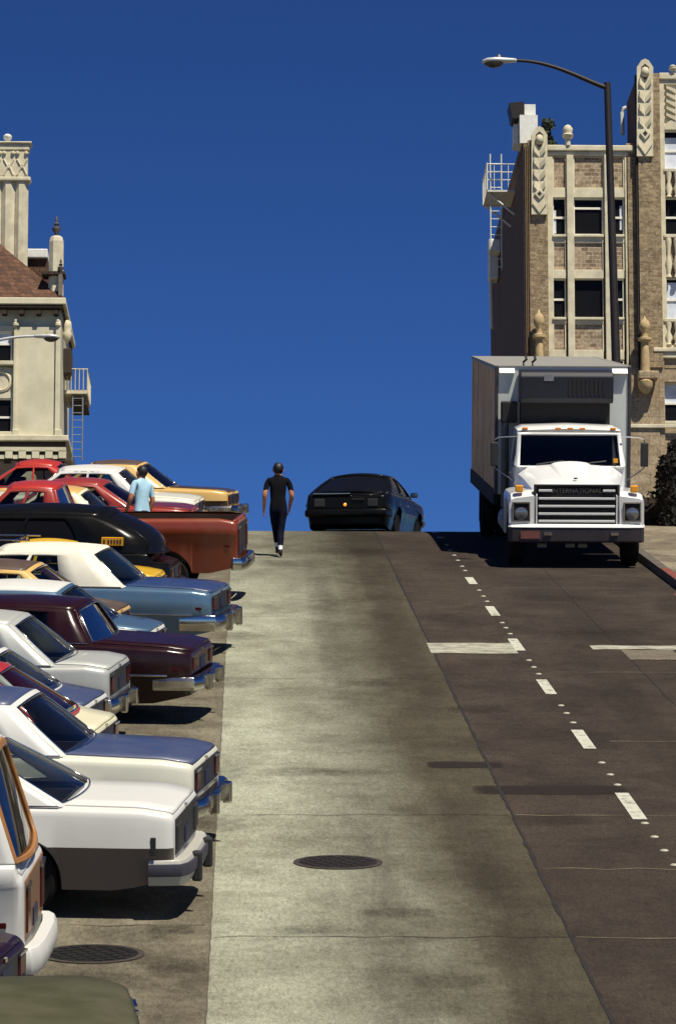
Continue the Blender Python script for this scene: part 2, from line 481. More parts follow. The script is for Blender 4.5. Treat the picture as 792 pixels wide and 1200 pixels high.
# ------------------------------------------------------------------ cars
# local frame of a car: x runs from the end that faces the street (0) to the end at the kerb (negative), y to the left, z up
def lerp(a, b, t): return a+(b-a)*t
def interp(keys, x):
    if x <= keys[0][0]: return keys[0][1]
    for (a, va), (b, vb) in zip(keys, keys[1:]):
        if x <= b: return va+(vb-va)*(x-a)/(b-a) if b > a else vb
    return keys[-1][1]
DEF = dict(L=5.2, W=1.9, end_z=.86, deck_z=.93, far_z=.86, cowl_z=.93, d1=1.2, g1=.55, g2=.65, d2=1.4, o1=1.1, o2=.9, roof=1.4,
           belt=.88, crease=.58, zb=.24, R=.36, tr=.32, pw1=.45, pw2=.12, wroof=.70, bulge=.12, arc=.02, doors=2, bp=.13, guards=True,
           bump_mat=None, bump_z=(.40, .56), glass=None, lid_split=True, rear=True, vb=0.0, nose=.07, open_bed=False, hood_in=.84,
           lower=None, under=.90, tumble=.955, lights='wide', split=1.0, plate=True, crown=.06, seats=None, inner=.0, arch_trim=False, ret=.42, mk=(.045, .02))
def make_car(name, label, cat, D, px, yaw=-8, mats=None, tip_h=.45, frame_m=None, **kw):
    s = dict(DEF); s.update(kw)
    body_m = mats['body']; roof_m = mats.get('roof', body_m); pil_m = mats.get('pillar', roof_m); lid_m = mats.get('lid', body_m)
    glass = s['glass'] or M_GLASS
    if frame_m is None:
        frame_m = on_slope(X_at(px, D, tip_h), D, math.radians(yaw))
    root = thing(name, label, cat, None, frame_m)
    L, W = s['L'], s['W']; hw = W/2; bp = s['bp']
    x1, x0 = -bp, -(L-bp)                       # body ends
    xd1, xd2 = -bp-s['d1'], -(L-bp)+s['d2']     # cabin limits at belt height
    xr1, xr2 = xd1-s['g1'], xd2+s['g2']         # roof limits
    wx = [-bp-s['o1'], -(L-bp)+s['o2']]
    R = s['R']; zc = s['crease']; zb = s['zb']; wr = s['tr']
    def env(x):
        e = min(x1-x, x-x0); t = max(0, 1-e/.45)
        return t
    def width(x):
        e = min(x1-x, x-x0); t = max(0, 1-e/.07)
        return hw*(1-s['nose']*env(x)**2)-.05*(1-math.sqrt(max(0, 1-t*t)))
    def zbot(x): return zb+.10*env(x)
    def zsh(x):
        e = min(x1-x, x-x0); t = max(0, 1-e/.07)
        return -.05*(1-math.sqrt(max(0, 1-t*t)))+interp([(x0, s['far_z']-.03), (x0+.25, s['far_z']+.0), (xd2, s['belt']), (xd1, s['belt']), (x1-.25, s['end_z']-.01), (x1, s['end_z']-.05)], x)
    def lip(x):                    # the rolled edge at either end
        e = min(x1-x, x-x0); t = max(0, 1-e/.07)
        return 1-math.sqrt(max(0, 1-t*t))
    def ztop(x):
        return -.05*lip(x)+interp([(x0, s['far_z']-.015), (x0+.3, s['far_z']+.03), (xd2, s['cowl_z']), (xd1, s['deck_z']), (x1-.3, s['end_z']+.02), (x1, s['end_z']-.03)], x)
    def yside(x, z):
        w = width(x); zs = zsh(x)
        return interp([(zb, w*s['under']), (lerp(zb, zc, .5), w*(s['under']*.5+.497)), (zc-.03, w*.985), (zc, w), (lerp(zc, zs, .55), w*(s['tumble']*.4+.6)), (zs, w*s['tumble'])], z)
    nd = s['doors']
    ca, cb = xr1*.35+xd1*.65, xr2*.35+xd2*.65
    dl = (xd1-s['pw1']*s['split'], xd2-.02)
    if nd == 2: dcuts = [lerp(dl[0], dl[1], .38), dl[1]]
    else: dcuts = [dl[0]-.02, lerp(dl[0], dl[1], .5), dl[1]]
    xs = set()
    k = 0
    x = x0
    while x < x1: xs.add(round(x, 3)); x += .16
    for v in (x0, x0+.006, x0+.02, x0+.042, x0+.07, x0+.12, x1-.12, x1-.07, x1-.042, x1-.02, x1-.006, x1, xd1, xd2, x1-.25, x0+.25): xs.add(round(v, 3))
    for c_ in wx:
        for q in range(-8, 9): xs.add(round(c_+R*math.sin(q/8*PI/2), 3))
        xs.add(round(c_+R+.004, 3)); xs.add(round(c_-R-.004, 3))
    groove = []
    for v in dcuts:
        for d_ in (-.007, 0, .007): xs.add(round(v+d_, 3))
        groove.append(round(v, 3))
    for v in (xd1-.03, xd2+.03): pass
    xs = sorted(xs)
    xs = [a for i, a in enumerate(xs) if i == 0 or a-xs[i-1] > .0035]
    def section(x):
        w = width(x); zs = zsh(x); zt = ztop(x); b_ = zbot(x)
        za = 0
        for c_ in wx:
            if abs(x-c_) < R: za = max(za, wr+math.sqrt(max(0, R*R-(x-c_)**2)))
        zl = max(b_, za); pts = []
        zz = [b_, lerp(b_, zc, .5), zc-.03, zc, lerp(zc, zs, .55), zs-.055]
        top_ok = zs-.03
        zu = min(max(b_+.02, za), top_ok)
        pts.append((0, zu)); pts.append((w*.62, zu))
        for i, z in enumerate(zz):
            z2 = min(max(z, zl+.004*i), zs-.055)
            y = yside(x, z2)
            if za > b_ and z2 < za+.05: y += .014
            if round(x, 3) in groove and i >= 1: y -= .014
            pts.append((y, z2))
        hi = s['hood_in']
        ye = yside(x, zs-.055); yt = w*(s['tumble']-.045)
        pts.append((lerp(ye, yt, .14), zs-.022)); pts.append((lerp(ye, yt, .48), zs+.002))
        pts.append((yt, zs+.012))
        pts.append((w*hi, lerp(zs+.012, zt, .55)))
        pts.append((w*.45, zt-.006)); pts.append((0, zt))
        return pts
    secs = [section(x) for x in xs]
    body, lid1, lid2, door, low = MB(), MB(), MB(), MB(), MB()
    np_ = len(secs[0])
    door_boxes = list(zip(dcuts, dcuts[1:])) if nd == 2 else list(zip(dcuts, dcuts[1:]))
    doors = {}
    for a in range(len(xs)-1):
        xa, xb = xs[a], xs[a+1]; xm = (xa+xb)/2
        for k in range(np_-1):
            top = k >= 11
            if k >= 10 and xd2 < xm < xd1: continue
            if s['open_bed'] and k >= 11 and xd1 < xm < x1-.06: continue
            for sy in (-1, 1):
                q = [(xa, sy*secs[a][k][0], secs[a][k][1]), (xa, sy*secs[a][k+1][0], secs[a][k+1][1]),
                     (xb, sy*secs[a+1][k+1][0], secs[a+1][k+1][1]), (xb, sy*secs[a+1][k][0], secs[a+1][k][1])]
                t = body
                if s['lid_split'] and top and xm > xd1 and xm < x1-.02: t = lid1
                elif s['lid_split'] and top and xm < xd2 and xm > x0+.02: t = lid2
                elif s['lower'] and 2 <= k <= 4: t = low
                elif 3 <= k <= 7:
                    for di, (p_, q_) in enumerate(door_boxes):
                        lo, hi = min(p_, q_), max(p_, q_)
                        if lo < xm < hi: t = doors.setdefault((di, sy), MB())
                t.face(q)
    for xi, sec in ((0, secs[0]), (-1, secs[-1])):
        xx = xs[xi]
        ringp = [(xx, -p[0], p[1]) for p in sec]+[(xx, p[0], p[1]) for p in sec[::-1]]
        # end panel as a strip of quads
        for k in range(np_-1):
            body.face([(xx, -sec[k][0], sec[k][1]), (xx, sec[k][0], sec[k][1]), (xx, sec[k+1][0], sec[k+1][1]), (xx, -sec[k+1][0], sec[k+1][1])])
    body.build('body', body_m, root, smooth=42)
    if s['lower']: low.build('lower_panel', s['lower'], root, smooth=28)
    rear = s['rear']
    if lid1.f: lid1.build('trunk_lid' if rear else 'hood', lid_m, root, smooth=42, solid=.011).location.z = .007
    if lid2.f: lid2.build('hood' if rear else 'trunk_lid', lid_m, root, smooth=28)
    for (di, sy), mb in doors.items():
        d_ = mb.build('door', mats.get('door', body_m), root, smooth=28)
        lo, hi = door_boxes[di]; xm = lerp(hi, lo, .82); zm = .78*s['belt']+.02
        hb = MB().box(xm-.09, xm+.09, sy*yside(xm, zm)-.03, sy*yside(xm, zm)+.03, zm-.018, zm+.018)
        hb.build('handle', M_CHROME, d_, bevel=.008)
    # ---------------- cabin
    br = s['belt']+.010; wb = (s['tumble']-.045)
    zr = s['roof']-s['crown']; wrf = hw*s['wroof']
    def side_pt(u, v, sy):
        x = lerp(lerp(xd1, xd2, u), lerp(xr1, xr2, u), v)
        if s['vb']: x += s['vb']*math.sin(PI*v)*(1-2*u)*(1 if abs(u-.5) > .0 else 0)
        y = lerp(width(lerp(xd1, xd2, u))*wb, wrf*(1-.05*abs(2*u-1)**3), v)+.035*math.sin(PI*min(1, v)*.9)
        z = lerp(br, zr+s['arc']*(1-(2*u-1)**2), v)
        return (x, sy*y, z)
    def end_pt(u, v, e):        # u across from right to left
        x_b, x_t, uu = (xd1, xr1, 0) if e == 1 else (xd2, xr2, 1)
        ps = side_pt(uu, v, -1)
        q = 2*u-1
        y = -ps[1]*-1*q*-1 if False else abs(ps[1])*q
        bl = s['bulge']*(1-q*q)*(1-.55*v)*(1 if e == 1 else -1)
        zt_ = (s['deck_z'] if e == 1 else s['cowl_z'])-.015
        z0_ = lerp(zt_, br, q*q); z = ps[2]+(z0_-br)*(1-v)+s['crown']*(1-q*q)*v
        return (ps[0]+bl, y, z)
    def roof_pt(u, t):          # u across, t from the street end to the other end
        q = 2*u-1
        a = end_pt(u, 1, 1); b_ = end_pt(u, 1, -1)
        e1 = side_pt(t, 1, -1)
        x = lerp(a[0], b_[0], t)
        return (x, abs(e1[1])*q, e1[2]+s['crown']*(1-q*q)*(1+.35*math.sin(PI*t)))
    roof = MB(); pil = MB()
    N, T = 8, 12
    for a in range(T):
        for k in range(N):
            roof.face([roof_pt(k/N, a/T), roof_pt((k+1)/N, a/T), roof_pt((k+1)/N, (a+1)/T), roof_pt(k/N, (a+1)/T)])
    def panel(fn, us, vs, hole, frame, panes, inset, nu=3, nv=4):
        for i in range(len(us)-1):
            for j in range(len(vs)-1):
                g = hole(i, j)
                tgt = frame if g is None else panes.setdefault(g, MB())
                for a in range(nu):
                    for c_ in range(nv):
                        ua, ub = lerp(us[i], us[i+1], a/nu), lerp(us[i], us[i+1], (a+1)/nu)
                        va, vb_ = lerp(vs[j], vs[j+1], c_/nv), lerp(vs[j], vs[j+1], (c_+1)/nv)
                        pts = [Vector(fn(ua, va)), Vector(fn(ub, va)), Vector(fn(ub, vb_)), Vector(fn(ua, vb_))]
                        if g is not None: pts = [p+Vector(inset) for p in pts]
                        tgt.face(pts)
    span = xd1-xd2
    p1, p2 = s['pw1']/span, s['pw2']/span
    if nd == 2: us = [0, p1, lerp(p1, 1-p2, .42), lerp(p1, 1-p2, .42)+.07/span, 1-p2, 1]
    else: us = [0, p1, lerp(p1, 1-p2, .45), lerp(p1, 1-p2, .45)+.07/span, 1-p2, 1]
    vs = [0, .06, .90, 1]
    for sy in (-1, 1):
        panes = {}
        panel(lambda u, v: side_pt(u, v, sy), us, vs, lambda i, j: i if (j == 1 and i in (1, 3)) else None, pil, panes, (0, -sy*.016, 0))
        for g, mb in panes.items(): mb.build('side_window', glass, root, smooth=40)
    endp = MB()
    for e in (1, -1):
        panes = {}
        panel(lambda u, v: end_pt(u, v, e), s.get('eu', [0, .045, .955, 1]), [0, .05, .93, 1], lambda i, j: 0 if i == 1 and j == 1 else None,
              endp if (e == 1 and 'end_frame' in mats) else pil, panes, (-.016*e, 0, -.004), 6, 5)
        nm = ('rear_window' if rear else 'windshield') if e == 1 else ('windshield' if rear else 'rear_window')
        panes[0].build(nm, glass, root, smooth=40)
    if s.get('trim', True):         # bright surround of the glass at both ends, moulding along the flank, lock and script on the lid
        for e in (1, -1):
            per = [(.045+.91*q/8, .05) for q in range(9)]+[(.955, .05+.88*q/4) for q in range(1, 5)]+[(.955-.91*q/8, .93) for q in range(1, 9)]+[(.045, .93-.88*q/4) for q in range(1, 5)]
            MB().tube([Vector(end_pt(u, v, e))+Vector((e*.016, 0, .006)) for u, v in per], .011, 6).build('glass_surround', mats.get('trim', M_CHROME), root, smooth=60)
        if not s['lower']:
            for sy in (-1, 1):
                segs = [x for x in xs if x0+.35 < x < x1-.22 and all(abs(x-c_) > R+.03 for c_ in wx)]
                lo_ = [x for x in segs if x < wx[1]]; md_ = [x for x in segs if wx[1] < x < wx[0]]; hi_ = [x for x in segs if x > wx[0]]
                for g in (md_, hi_):
                    if len(g) > 2 and g[-1]-g[0] > .2: MB().tube([(x, sy*(yside(x, zc)+.006), zc) for x in g], .013, 6).build('side_moulding', mats.get('trim', M_CHROME), root, smooth=60)
        a_ = (x1-.012, x1+.012); MB().box(a_[0], a_[1], -.03, .03, s['end_z']-.075, s['end_z']-.045).build('lid_lock', M_CHROME, root)
    roof.build('roof', roof_m, root, smooth=50, solid=.03)
    pil.build('window_pillars', pil_m, root, smooth=40, solid=.028)
    if endp.f: endp.build('window_frame', mats['end_frame'], root, smooth=40, solid=.034)
    # bright drip rail and belt line
    if s.get('trim', True):
        for sy in (-1, 1):
            MB().tube([Vector(side_pt(u/16, 1, sy))+Vector((0, sy*.012, -.012)) for u in range(17)], .011, 6).build('drip_rail', mats.get('trim', M_CHROME), root, smooth=60)
            MB().tube([Vector(side_pt(u/10, .03, sy))+Vector((0, sy*.02, 0)) for u in range(11)], .009, 6).build('belt_trim', mats.get('trim', M_CHROME), root, smooth=60)
    # interior
    it = MB()
    wi = hw*.80
    it.box(xd2+.02, xd1-.02, -wi, wi, .30, .36)
    it.box(xd1-.10, xd1-.03, -wi, wi, .36, s['belt']-.02)
    it.box(xd2+.03, xd2+.25, -wi, wi, .36, s['belt']-.03)
    for sy in (-1, 1): it.box(xd2+.03, xd1-.03, sy*wi-.03, sy*wi+.03, .36, s['belt']-.04)
    it.build('interior', M_INT, root)
    st = MB()
    fs = [lerp(xd1, xd2, .30), lerp(xd1, xd2, .66)]
    for q, xx in enumerate(fs):
        for y in (-.38*hw, .38*hw):
            dirn = -1 if rear else 1
            st.hexa([(xx-.09, y-.25, .45), (xx+.09, y-.25, .45), (xx+.09, y+.25, .45), (xx-.09, y+.25, .45)],
                    [(xx-.05-.12*dirn*-1, y-.22, s['belt']+.10), (xx+.05+.12*dirn, y-.22, s['belt']+.10), (xx+.05+.12*dirn, y+.22, s['belt']+.10), (xx-.05-.12*dirn*-1, y+.22, s['belt']+.10)])
            xh = xx+.12*dirn
            st.box(xh-.05, xh+.05, y-.13, y+.13, s['belt']+.13, s['belt']+.27)
    st.build('seats', s['seats'] or M_INT, root, bevel=.03)
    # ---------------- wheels
    for c_ in wx:
        for sy in (-1, 1):
            cy = sy*(hw*.97-.12)
            wp = bpy.data.objects.new('wheel', None); COL.objects.link(wp); wp.parent = root; wp.location = (c_, cy, wr)
            wp.empty_display_size = .1
            MB().lathe([(.19, -.09), (wr-.03, -.105), (wr, -.075), (wr+.005, 0), (wr, .075), (wr-.03, .105), (.19, .09), (.17, 0), (.19, -.09)], (0, 0, 0), 'y', 28).build('tyre', M_TYRE, wp, smooth=40)
            MB().lathe([(.002, .05), (.06, .07), (.10, .055), (.17, .085), (.205, .09), (.205, -.08), (.002, -.07)] if sy < 0 else
                       [(.002, -.05), (.06, -.07), (.10, -.055), (.17, -.085), (.205, -.09), (.205, .08), (.002, .07)], (0, 0, 0), 'y', 24).build('rim', M_STEEL, wp, smooth=35)
    # ---------------- bumpers
    bm_ = s['bump_mat'] or M_CHROME
    z0, z1 = s['bump_z']
    for e in (1, -1):
        xe = x1 if e == 1 else x0
        half = [(xe-e*s['ret'], hw*.985), (xe-e*min(.10, s['ret']*.5), hw*.975), (xe+e*bp*.45, hw*.93), (xe+e*bp*.82, hw*.80), (xe+e*bp, hw*.45), (xe+e*bp*1.02, 0)]
        path = half+[(x_, -y_) for x_, y_ in half[-2::-1]]
        def sweep(off_in, off_out, za, zb_, bulge_):
            rings = []
            for i, p in enumerate(path):
                a_, b_ = path[max(0, i-1)], path[min(len(path)-1, i+1)]
                t_ = Vector((b_[0]-a_[0], b_[1]-a_[1])).normalized(); nrm = Vector((t_[1], -t_[0]))
                if nrm.dot(Vector((p[0]-(xe-e*.6), p[1]))) < 0: nrm = -nrm
                q = lambda o_, z: (p[0]+nrm[0]*o_, p[1]+nrm[1]*o_, z)
                zm = (za+zb_)/2; hgt = zb_-za
                rings.append([q(off_in, za), q(off_out-bulge_, za), q(off_out, za+hgt*.25), q(off_out, zb_-hgt*.25), q(off_out-bulge_, zb_), q(off_in, zb_)])
            return MB().loft(rings)
        bo = sweep(-.11, .0, z0, z1, .025).build('bumper', bm_, root, smooth=30, bevel=.006)
        if s.get('strip'): sweep(.001, .022, lerp(z0, z1, s.get('sf', (.35, .7))[0]), lerp(z0, z1, s.get('sf', (.35, .7))[1]), .006).build('rubber_strip', s['strip'], bo, smooth=30)
        if s['guards']:
            for sy in (-1, 1):
                y = sy*hw*.42; xx = xe+e*bp
                g = MB().box(min(xx-e*.03, xx+e*.055), max(xx-e*.03, xx+e*.055), y-.035, y+.035, z0-.03, z1+.015)
                g.build('bumper_guard', s.get('guard_mat', M_CHROME), bo, bevel=.02)
    # ---------------- lamps, grille, plate
    for e in (1, -1):
        xe = x1 if e == 1 else x0
        is_rear = rear if e == 1 else not rear
        we = width(xe); zt_ = (s['end_z'] if e == 1 else s['far_z'])-.07; zl = s['bump_z'][1]+.03
        X = lambda a_, b_: (min(xe+e*a_, xe+e*b_), max(xe+e*a_, xe+e*b_))
        if is_rear:
            pn = MB(); a_ = X(-.01, .008); pn.box(a_[0], a_[1], -we*.90, we*.90, zl-.005, zt_-.012); pn.build('rear_panel', mats.get('rear_panel', M_RUBBER), root, bevel=.004)
            for sy in (-1, 1):
                y0_, y1_ = sorted((sy*we*.58, sy*we*.86)); a_ = X(0, .024)
                tl = MB().box(a_[0], a_[1], y0_, y1_, lerp(zl, zt_, .12), lerp(zl, zt_, .80)).build('tail_light', mats.get('lamp', M_TAIL), root, bevel=.01)
                if 'lamp' in mats: continue
                a2 = X(.0, .030)
                MB().box(a2[0], a2[1], y0_-.02, y1_+.02, lerp(zl, zt_, .82), lerp(zl, zt_, .90)).build('lamp_trim', M_CHROME, tl)
            if s['plate']:
                a_ = X(0, .02); MB().box(a_[0], a_[1], -.15, .15, zl+.02, zl+.15).build('licence_plate', M_PLATE, root)
        else:
            a_ = X(-.01, .01); MB().box(a_[0], a_[1], -we*.55, we*.55, zl, zt_).build('grille_opening', M_DARK, root)
            g = MB(); a_ = X(.0, .03)
            for k in range(15): y = lerp(-we*.54, we*.54, k/14); g.box(a_[0], a_[1], y-.008, y+.008, zl, zt_)
            for z in (zl, zt_): g.box(a_[0], a_[1]+.004, -we*.56, we*.56, z-.014, z+.014)
            g.build('grille', M_CHROME, root)
            for sy in (-1, 1):
                for yy in (.66, .84):
                    hl = MB().lathe([(.092, -.02), (.095, .02), (.08, .028), (.002, .034)] if e == 1 else [(.092, .02), (.095, -.02), (.08, -.028), (.002, -.034)], (xe, sy*we*yy, (zl+zt_)/2), 'x', 20)
                    hl.build('headlight', M_LAMP, root, smooth=50)
        for sy in (-1, 1):      # side marker
            xm = xe-e*.16; zm = lerp(z1, zt_, .35)
            MB().box(xm-s['mk'][0], xm+s['mk'][0], sy*yside(xm, zm)-.008, sy*yside(xm, zm)+.010, zm-s['mk'][1], zm+s['mk'][1]).build('marker_light', mats.get('marker', M_TAIL if is_rear else M_AMBER), root, bevel=.005)
    # mirrors on the driver's end of the cabin
    xm = xd2+.25 if rear else xd1-.25
    for sy in ((1, -1) if s.get('two_mirrors') else ((-1,) if rear else (1,))):
        y = sy*hw*.93
        mr = MB().box(xm-.04, xm+.04, min(y, y+sy*.17), max(y, y+sy*.17), s['belt']+.05, s['belt']+.16)
        mr.build('side_mirror', M_CHROME, root, bevel=.025)
    if s['open_bed']:
        bd = MB(); wi = hw*.80
        bd.box(xd1+.03, x1-.05, -wi, wi, .62, .66)
        for sy in (-1, 1): bd.box(xd1+.03, x1-.05, sy*hw*.86-.03, sy*hw*.86+.03, .62, s['end_z']-.03)
        bd.box(x1-.09, x1-.04, -wi, wi, .62, s['end_z']-.03); bd.box(xd1+.01, xd1+.06, -hw*.86, hw*.86, .62, s['belt'])
        bd.build('cargo_bed', mats.get('bed', body_m), root)
    return root, s
# ------------------------------------------------------------------ the row of parked cars, nearest first
WHITE = paint('white_paint', (.63, .625, .585, 1), .42, .15, 0, .10); OFFW = paint('cream_white_paint', rgb(216, 214, 196))
CREAM = paint('cream_paint', rgb(226, 220, 184)); NAVY = paint('dark_blue_paint', rgb(58, 70, 104), .4, .2)
OLIVE = paint('dull_olive_paint', rgb(52, 52, 22), .8, 0, 0, .16); MAROON = paint('maroon_paint', rgb(36, 12, 17), .25, .12, 0, .02, .3)
SILVER = paint('silver_paint', rgb(182, 184, 178), .42, .2, .25); LBLUE = paint('steel_blue_paint', rgb(82, 112, 138), .3, .6, .25)
TRBLUE = paint('deep_blue_paint', rgb(42, 62, 104), .3); BROWN = paint('brown_vinyl', rgb(72, 54, 44), .6, .1)
GOLD = paint('pale_gold_paint', rgb(212, 172, 98), .35); YELLOW = paint('yellow_paint', rgb(228, 180, 30), .3)
BLACK = paint('black_paint', (.005, .005, .005, 1), .25, .04, 0, .006, .14); ORANGE = paint('burnt_orange_paint', rgb(128, 50, 20), .35, .3)
RED = paint('red_paint', rgb(176, 44, 30), .3); BRICKRED = paint('brick_red_paint', rgb(150, 46, 34), .3)
OCHRE = paint('ochre_wood', rgb(160, 104, 42), .55, .15, 0, .3); GREYW = paint('grey_white_paint', rgb(205, 204, 198), .4, .4, 0, .22)
LOWBROWN = paint('grey_brown_lower_paint', rgb(104, 93, 86), .5, .2); VINYLW = paint('white_vinyl', rgb(222, 218, 200), .6, .1)  # grey-brown for the darker lower side of the white car
DKRED = paint('dark_red_paint', rgb(112, 30, 28), .25); DKBROWN = paint('dark_brown_paint', rgb(62, 42, 30), .3)

M_BLKGLASS = flat('black_glass', (.006, .006, .007, 1), .2, 0, .1, 3, None, .16)
make_car('parked_car', 'dull olive green car at the bottom left corner, its broad flat lid nearest', 'car', 23.45, 186, 5,
         dict(body=OLIVE), W=1.95, nose=.22, d1=1.5, end_z=.93, deck_z=.97, roof=1.4, bump_mat=M_RUBBER)
make_car('parked_car', 'dark maroon car mostly hidden behind the olive car below the van', 'car', 25.5, 30, -8, dict(body=MAROON), W=1.75, d1=1.1, roof=1.3, nose=.14)
make_car('parked_van', 'boxy white van with ochre orange window frame and a white bumper', 'van', 28.0, 63, -2,
         dict(body=GREYW, roof=GREYW, pillar=WHITE, end_frame=OCHRE, rear_panel=paint('worn_wood_panel', rgb(128, 88, 52), .6, .1, 0, .35)), L=4.5, W=1.74, end_z=1.10, far_z=1.1, deck_z=1.13, cowl_z=1.13, belt=1.14, crease=1.02,
         d1=.06, d2=.06, g1=.22, g2=.2, roof=1.93, o1=1.0, o2=1.0, wroof=.80, zb=.3, under=.95, tumble=.97, pw1=.22, pw2=.3, bulge=.06, doors=4, bp=.14,
         eu=[0, .025, .975, 1], bump_mat=WHITE, bump_z=(.36, .56), guards=False, crown=.09, seats=M_LINT, trim=False)
make_car('parked_car', 'white notchback car with grey brown lower side and dark rubber bumper', 'car', 32.3, 236, -6,
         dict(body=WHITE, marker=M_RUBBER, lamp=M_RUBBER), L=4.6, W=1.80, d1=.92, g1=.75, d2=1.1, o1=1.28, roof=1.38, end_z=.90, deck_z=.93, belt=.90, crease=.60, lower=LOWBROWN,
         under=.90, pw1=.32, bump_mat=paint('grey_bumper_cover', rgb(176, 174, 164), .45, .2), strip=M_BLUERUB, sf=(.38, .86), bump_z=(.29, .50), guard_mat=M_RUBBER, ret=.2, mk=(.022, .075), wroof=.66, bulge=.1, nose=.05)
make_car('parked_car', 'blue sedan with white shoulder and pillars, chrome bumper beyond the white notchback', 'car', 35.3, 258, -8,
         dict(body=OFFW, roof=NAVY, pillar=WHITE, lid=NAVY), W=1.86, d1=1.18, g1=.52, pw1=.5, roof=1.41, end_z=.90, deck_z=.95, belt=.91, nose=.10, hood_in=.83)
make_car('parked_car', 'cream car with a bright red roof beside the blue and white sedan', 'car', 38.0, 136, -7,
         dict(body=CREAM, roof=RED, pillar=RED), L=4.2, W=1.7, d1=.42, g1=.68, roof=1.38, o1=.8, bump_mat=M_CHROME, guards=False, bp=.09)
make_car('parked_car', 'white hatchback with dark blue lid and a steep dark rear window', 'car', 40.0, 124, -8,
         dict(body=WHITE, roof=NAVY, pillar=WHITE, lid=NAVY), L=4.1, W=1.68, d1=.52, g1=.55, roof=1.33, o1=.8, bump_mat=WHITE, guards=False, bp=.10, pw1=.3)
make_car('parked_car', 'silver coupe with thick slanting rear pillar and short silver lid', 'car', 43.0, 151, -7,
         dict(body=SILVER), L=4.3, W=1.78, d1=.62, g1=.52, pw1=.48, roof=1.41, o1=.85, end_z=.92, deck_z=.95, belt=.9, seats=M_LINT, bp=.1, bump_mat=M_CHROME)
make_car('parked_car', 'glossy maroon sedan with chrome bumper and bumper guards beside the silver coupe', 'car', 45.3, 251, -9,
         dict(body=MAROON, rear_panel=DKBROWN), W=1.88, d1=1.18, g1=.22, pw1=.5, roof=1.36, end_z=.88, deck_z=.94, belt=.91, nose=.12, o1=1.15, bp=.15)
make_car('parked_car', 'white roofed car with pale blue lid between the maroon sedan and the gold car', 'car', 47.7, 192, -8,
         dict(body=WHITE, roof=WHITE, pillar=LBLUE, lid=LBLUE), L=4.5, W=1.75, d1=.62, g1=.55, roof=1.35, o1=.85, pw1=.2, bp=.08, guards=False, nose=.2)
make_car('parked_car', 'pale gold car with brown roof and brown lid behind the white roofed car', 'car', 50.2, 150, -8,
         dict(body=GOLD, roof=BROWN, pillar=GOLD, lid=BROWN), L=4.5, W=1.72, d1=.55, g1=.62, roof=1.41, o1=.85, pw1=.25, bp=.08)
make_car('parked_car', 'steel blue sedan with white vinyl roof and thick white rear pillars', 'car', 52.9, 274, -9,
         dict(body=LBLUE, roof=VINYLW, pillar=VINYLW, lid=TRBLUE), L=5.4, W=1.96, d1=1.22, g1=.5, pw1=.85, roof=1.42, end_z=.90, deck_z=.96, belt=.91, seats=M_LINT, bp=.18, nose=.08, hood_in=.79, crown=.05, o1=1.62, bump_z=(.35, .57))  # narrow darker lid widens the paler shoulder strip that paints a highlight
yr, ys = make_car('parked_car', 'yellow car with chrome roof rack between the steel blue sedan and the black car', 'car', 55.7, 193, -6,
         dict(body=YELLOW), L=4.2, W=1.65, d1=.7, g1=.6, roof=1.28, o1=.8, bp=.07, guards=False)
rk = MB()
for x in (-2.1, -2.6, -3.1): rk.tube([(x, -.52, 1.23), (x, -.50, 1.34), (x, .50, 1.34), (x, .52, 1.23)], .022, 8)
for y in (-.5, .5): rk.tube([(-1.9, y, 1.34), (-3.3, y, 1.34)], .016, 8)
rk.build('roof_rack', M_CHROME, yr, smooth=50)
bk, _ = make_car('parked_car', 'tall glossy black car with rounded sloping back and a small yellow plate on its side', 'car', 58.0, 210, -6,
         dict(body=BLACK), L=4.9, W=1.86, d1=.32, g1=.75, roof=1.64, end_z=.85, deck_z=1.0, belt=1.0, crease=.6, vb=.26, bulge=.22, nose=.24, pw1=1.05, wroof=.66, o1=.95, glass=M_BLKGLASS, bp=.06, guards=True, crown=.1, trim=False, doors=4)
yp = MB().box(-1.06, -.74, -.90, -.79, 1.13, 1.25).build('licence_plate', M_YPLATE, bk)
tx = MB()
for k in range(6): tx.box(-1.03+.045*k+(.02 if k > 0 else 0), -1.005+.045*k+(.02 if k > 0 else 0), -.906, -.899, 1.16, 1.22)
tx.build('plate_marking', M_RUBBER, yp)
pk, _ = make_car('pickup_truck', 'burnt orange pickup truck with long open bed and chrome step bumper', 'pickup truck', 61.3, 296, -5,
         dict(body=ORANGE, roof=RED, pillar=BRICKRED, bed=DKBROWN), L=5.75, W=1.98, d1=2.8, g1=.14, d2=1.25, g2=.5, roof=1.80, belt=1.27, end_z=1.31, deck_z=1.30, far_z=1.1, cowl_z=1.2, crease=1.08,
         zb=.45, R=.44, tr=.38, o1=1.15, pw1=.3, open_bed=True, lid_split=True, doors=2, under=.91, tumble=.955, bp=.17, bump_z=(.50, .70), guards=False, nose=.02, wroof=.74, hood_in=.9, trim=False, ret=.06)
make_car('parked_car', 'dark red car with cream edged roof, beyond the black car and the pickup cab', 'car', 66.2, 202, -6,
         dict(body=DKRED, roof=GOLD, pillar=CREAM, lid=BLACK), L=4.4, W=1.75, d1=.95, g1=.5, roof=1.43, pw1=.35, seats=M_LINT, o1=.9)
make_car('parked_car', 'low brick red car with shiny dark red lid beside the man in the blue shirt', 'car', 70.4, 237, -6,
         dict(body=BRICKRED, lid=DKRED), L=4.9, W=1.8, d1=1.1, g1=.6, roof=1.33, pw1=.35, nose=.16)
make_car('parked_car', 'white car with a white lid between the two tone coupe and the brick red car', 'car', 73.2, 242, -6,
         dict(body=VINYLW, roof=WHITE, pillar=WHITE, lid=OFFW), L=4.9, W=1.8, d1=1.05, g1=.5, roof=1.42, pw1=.3)
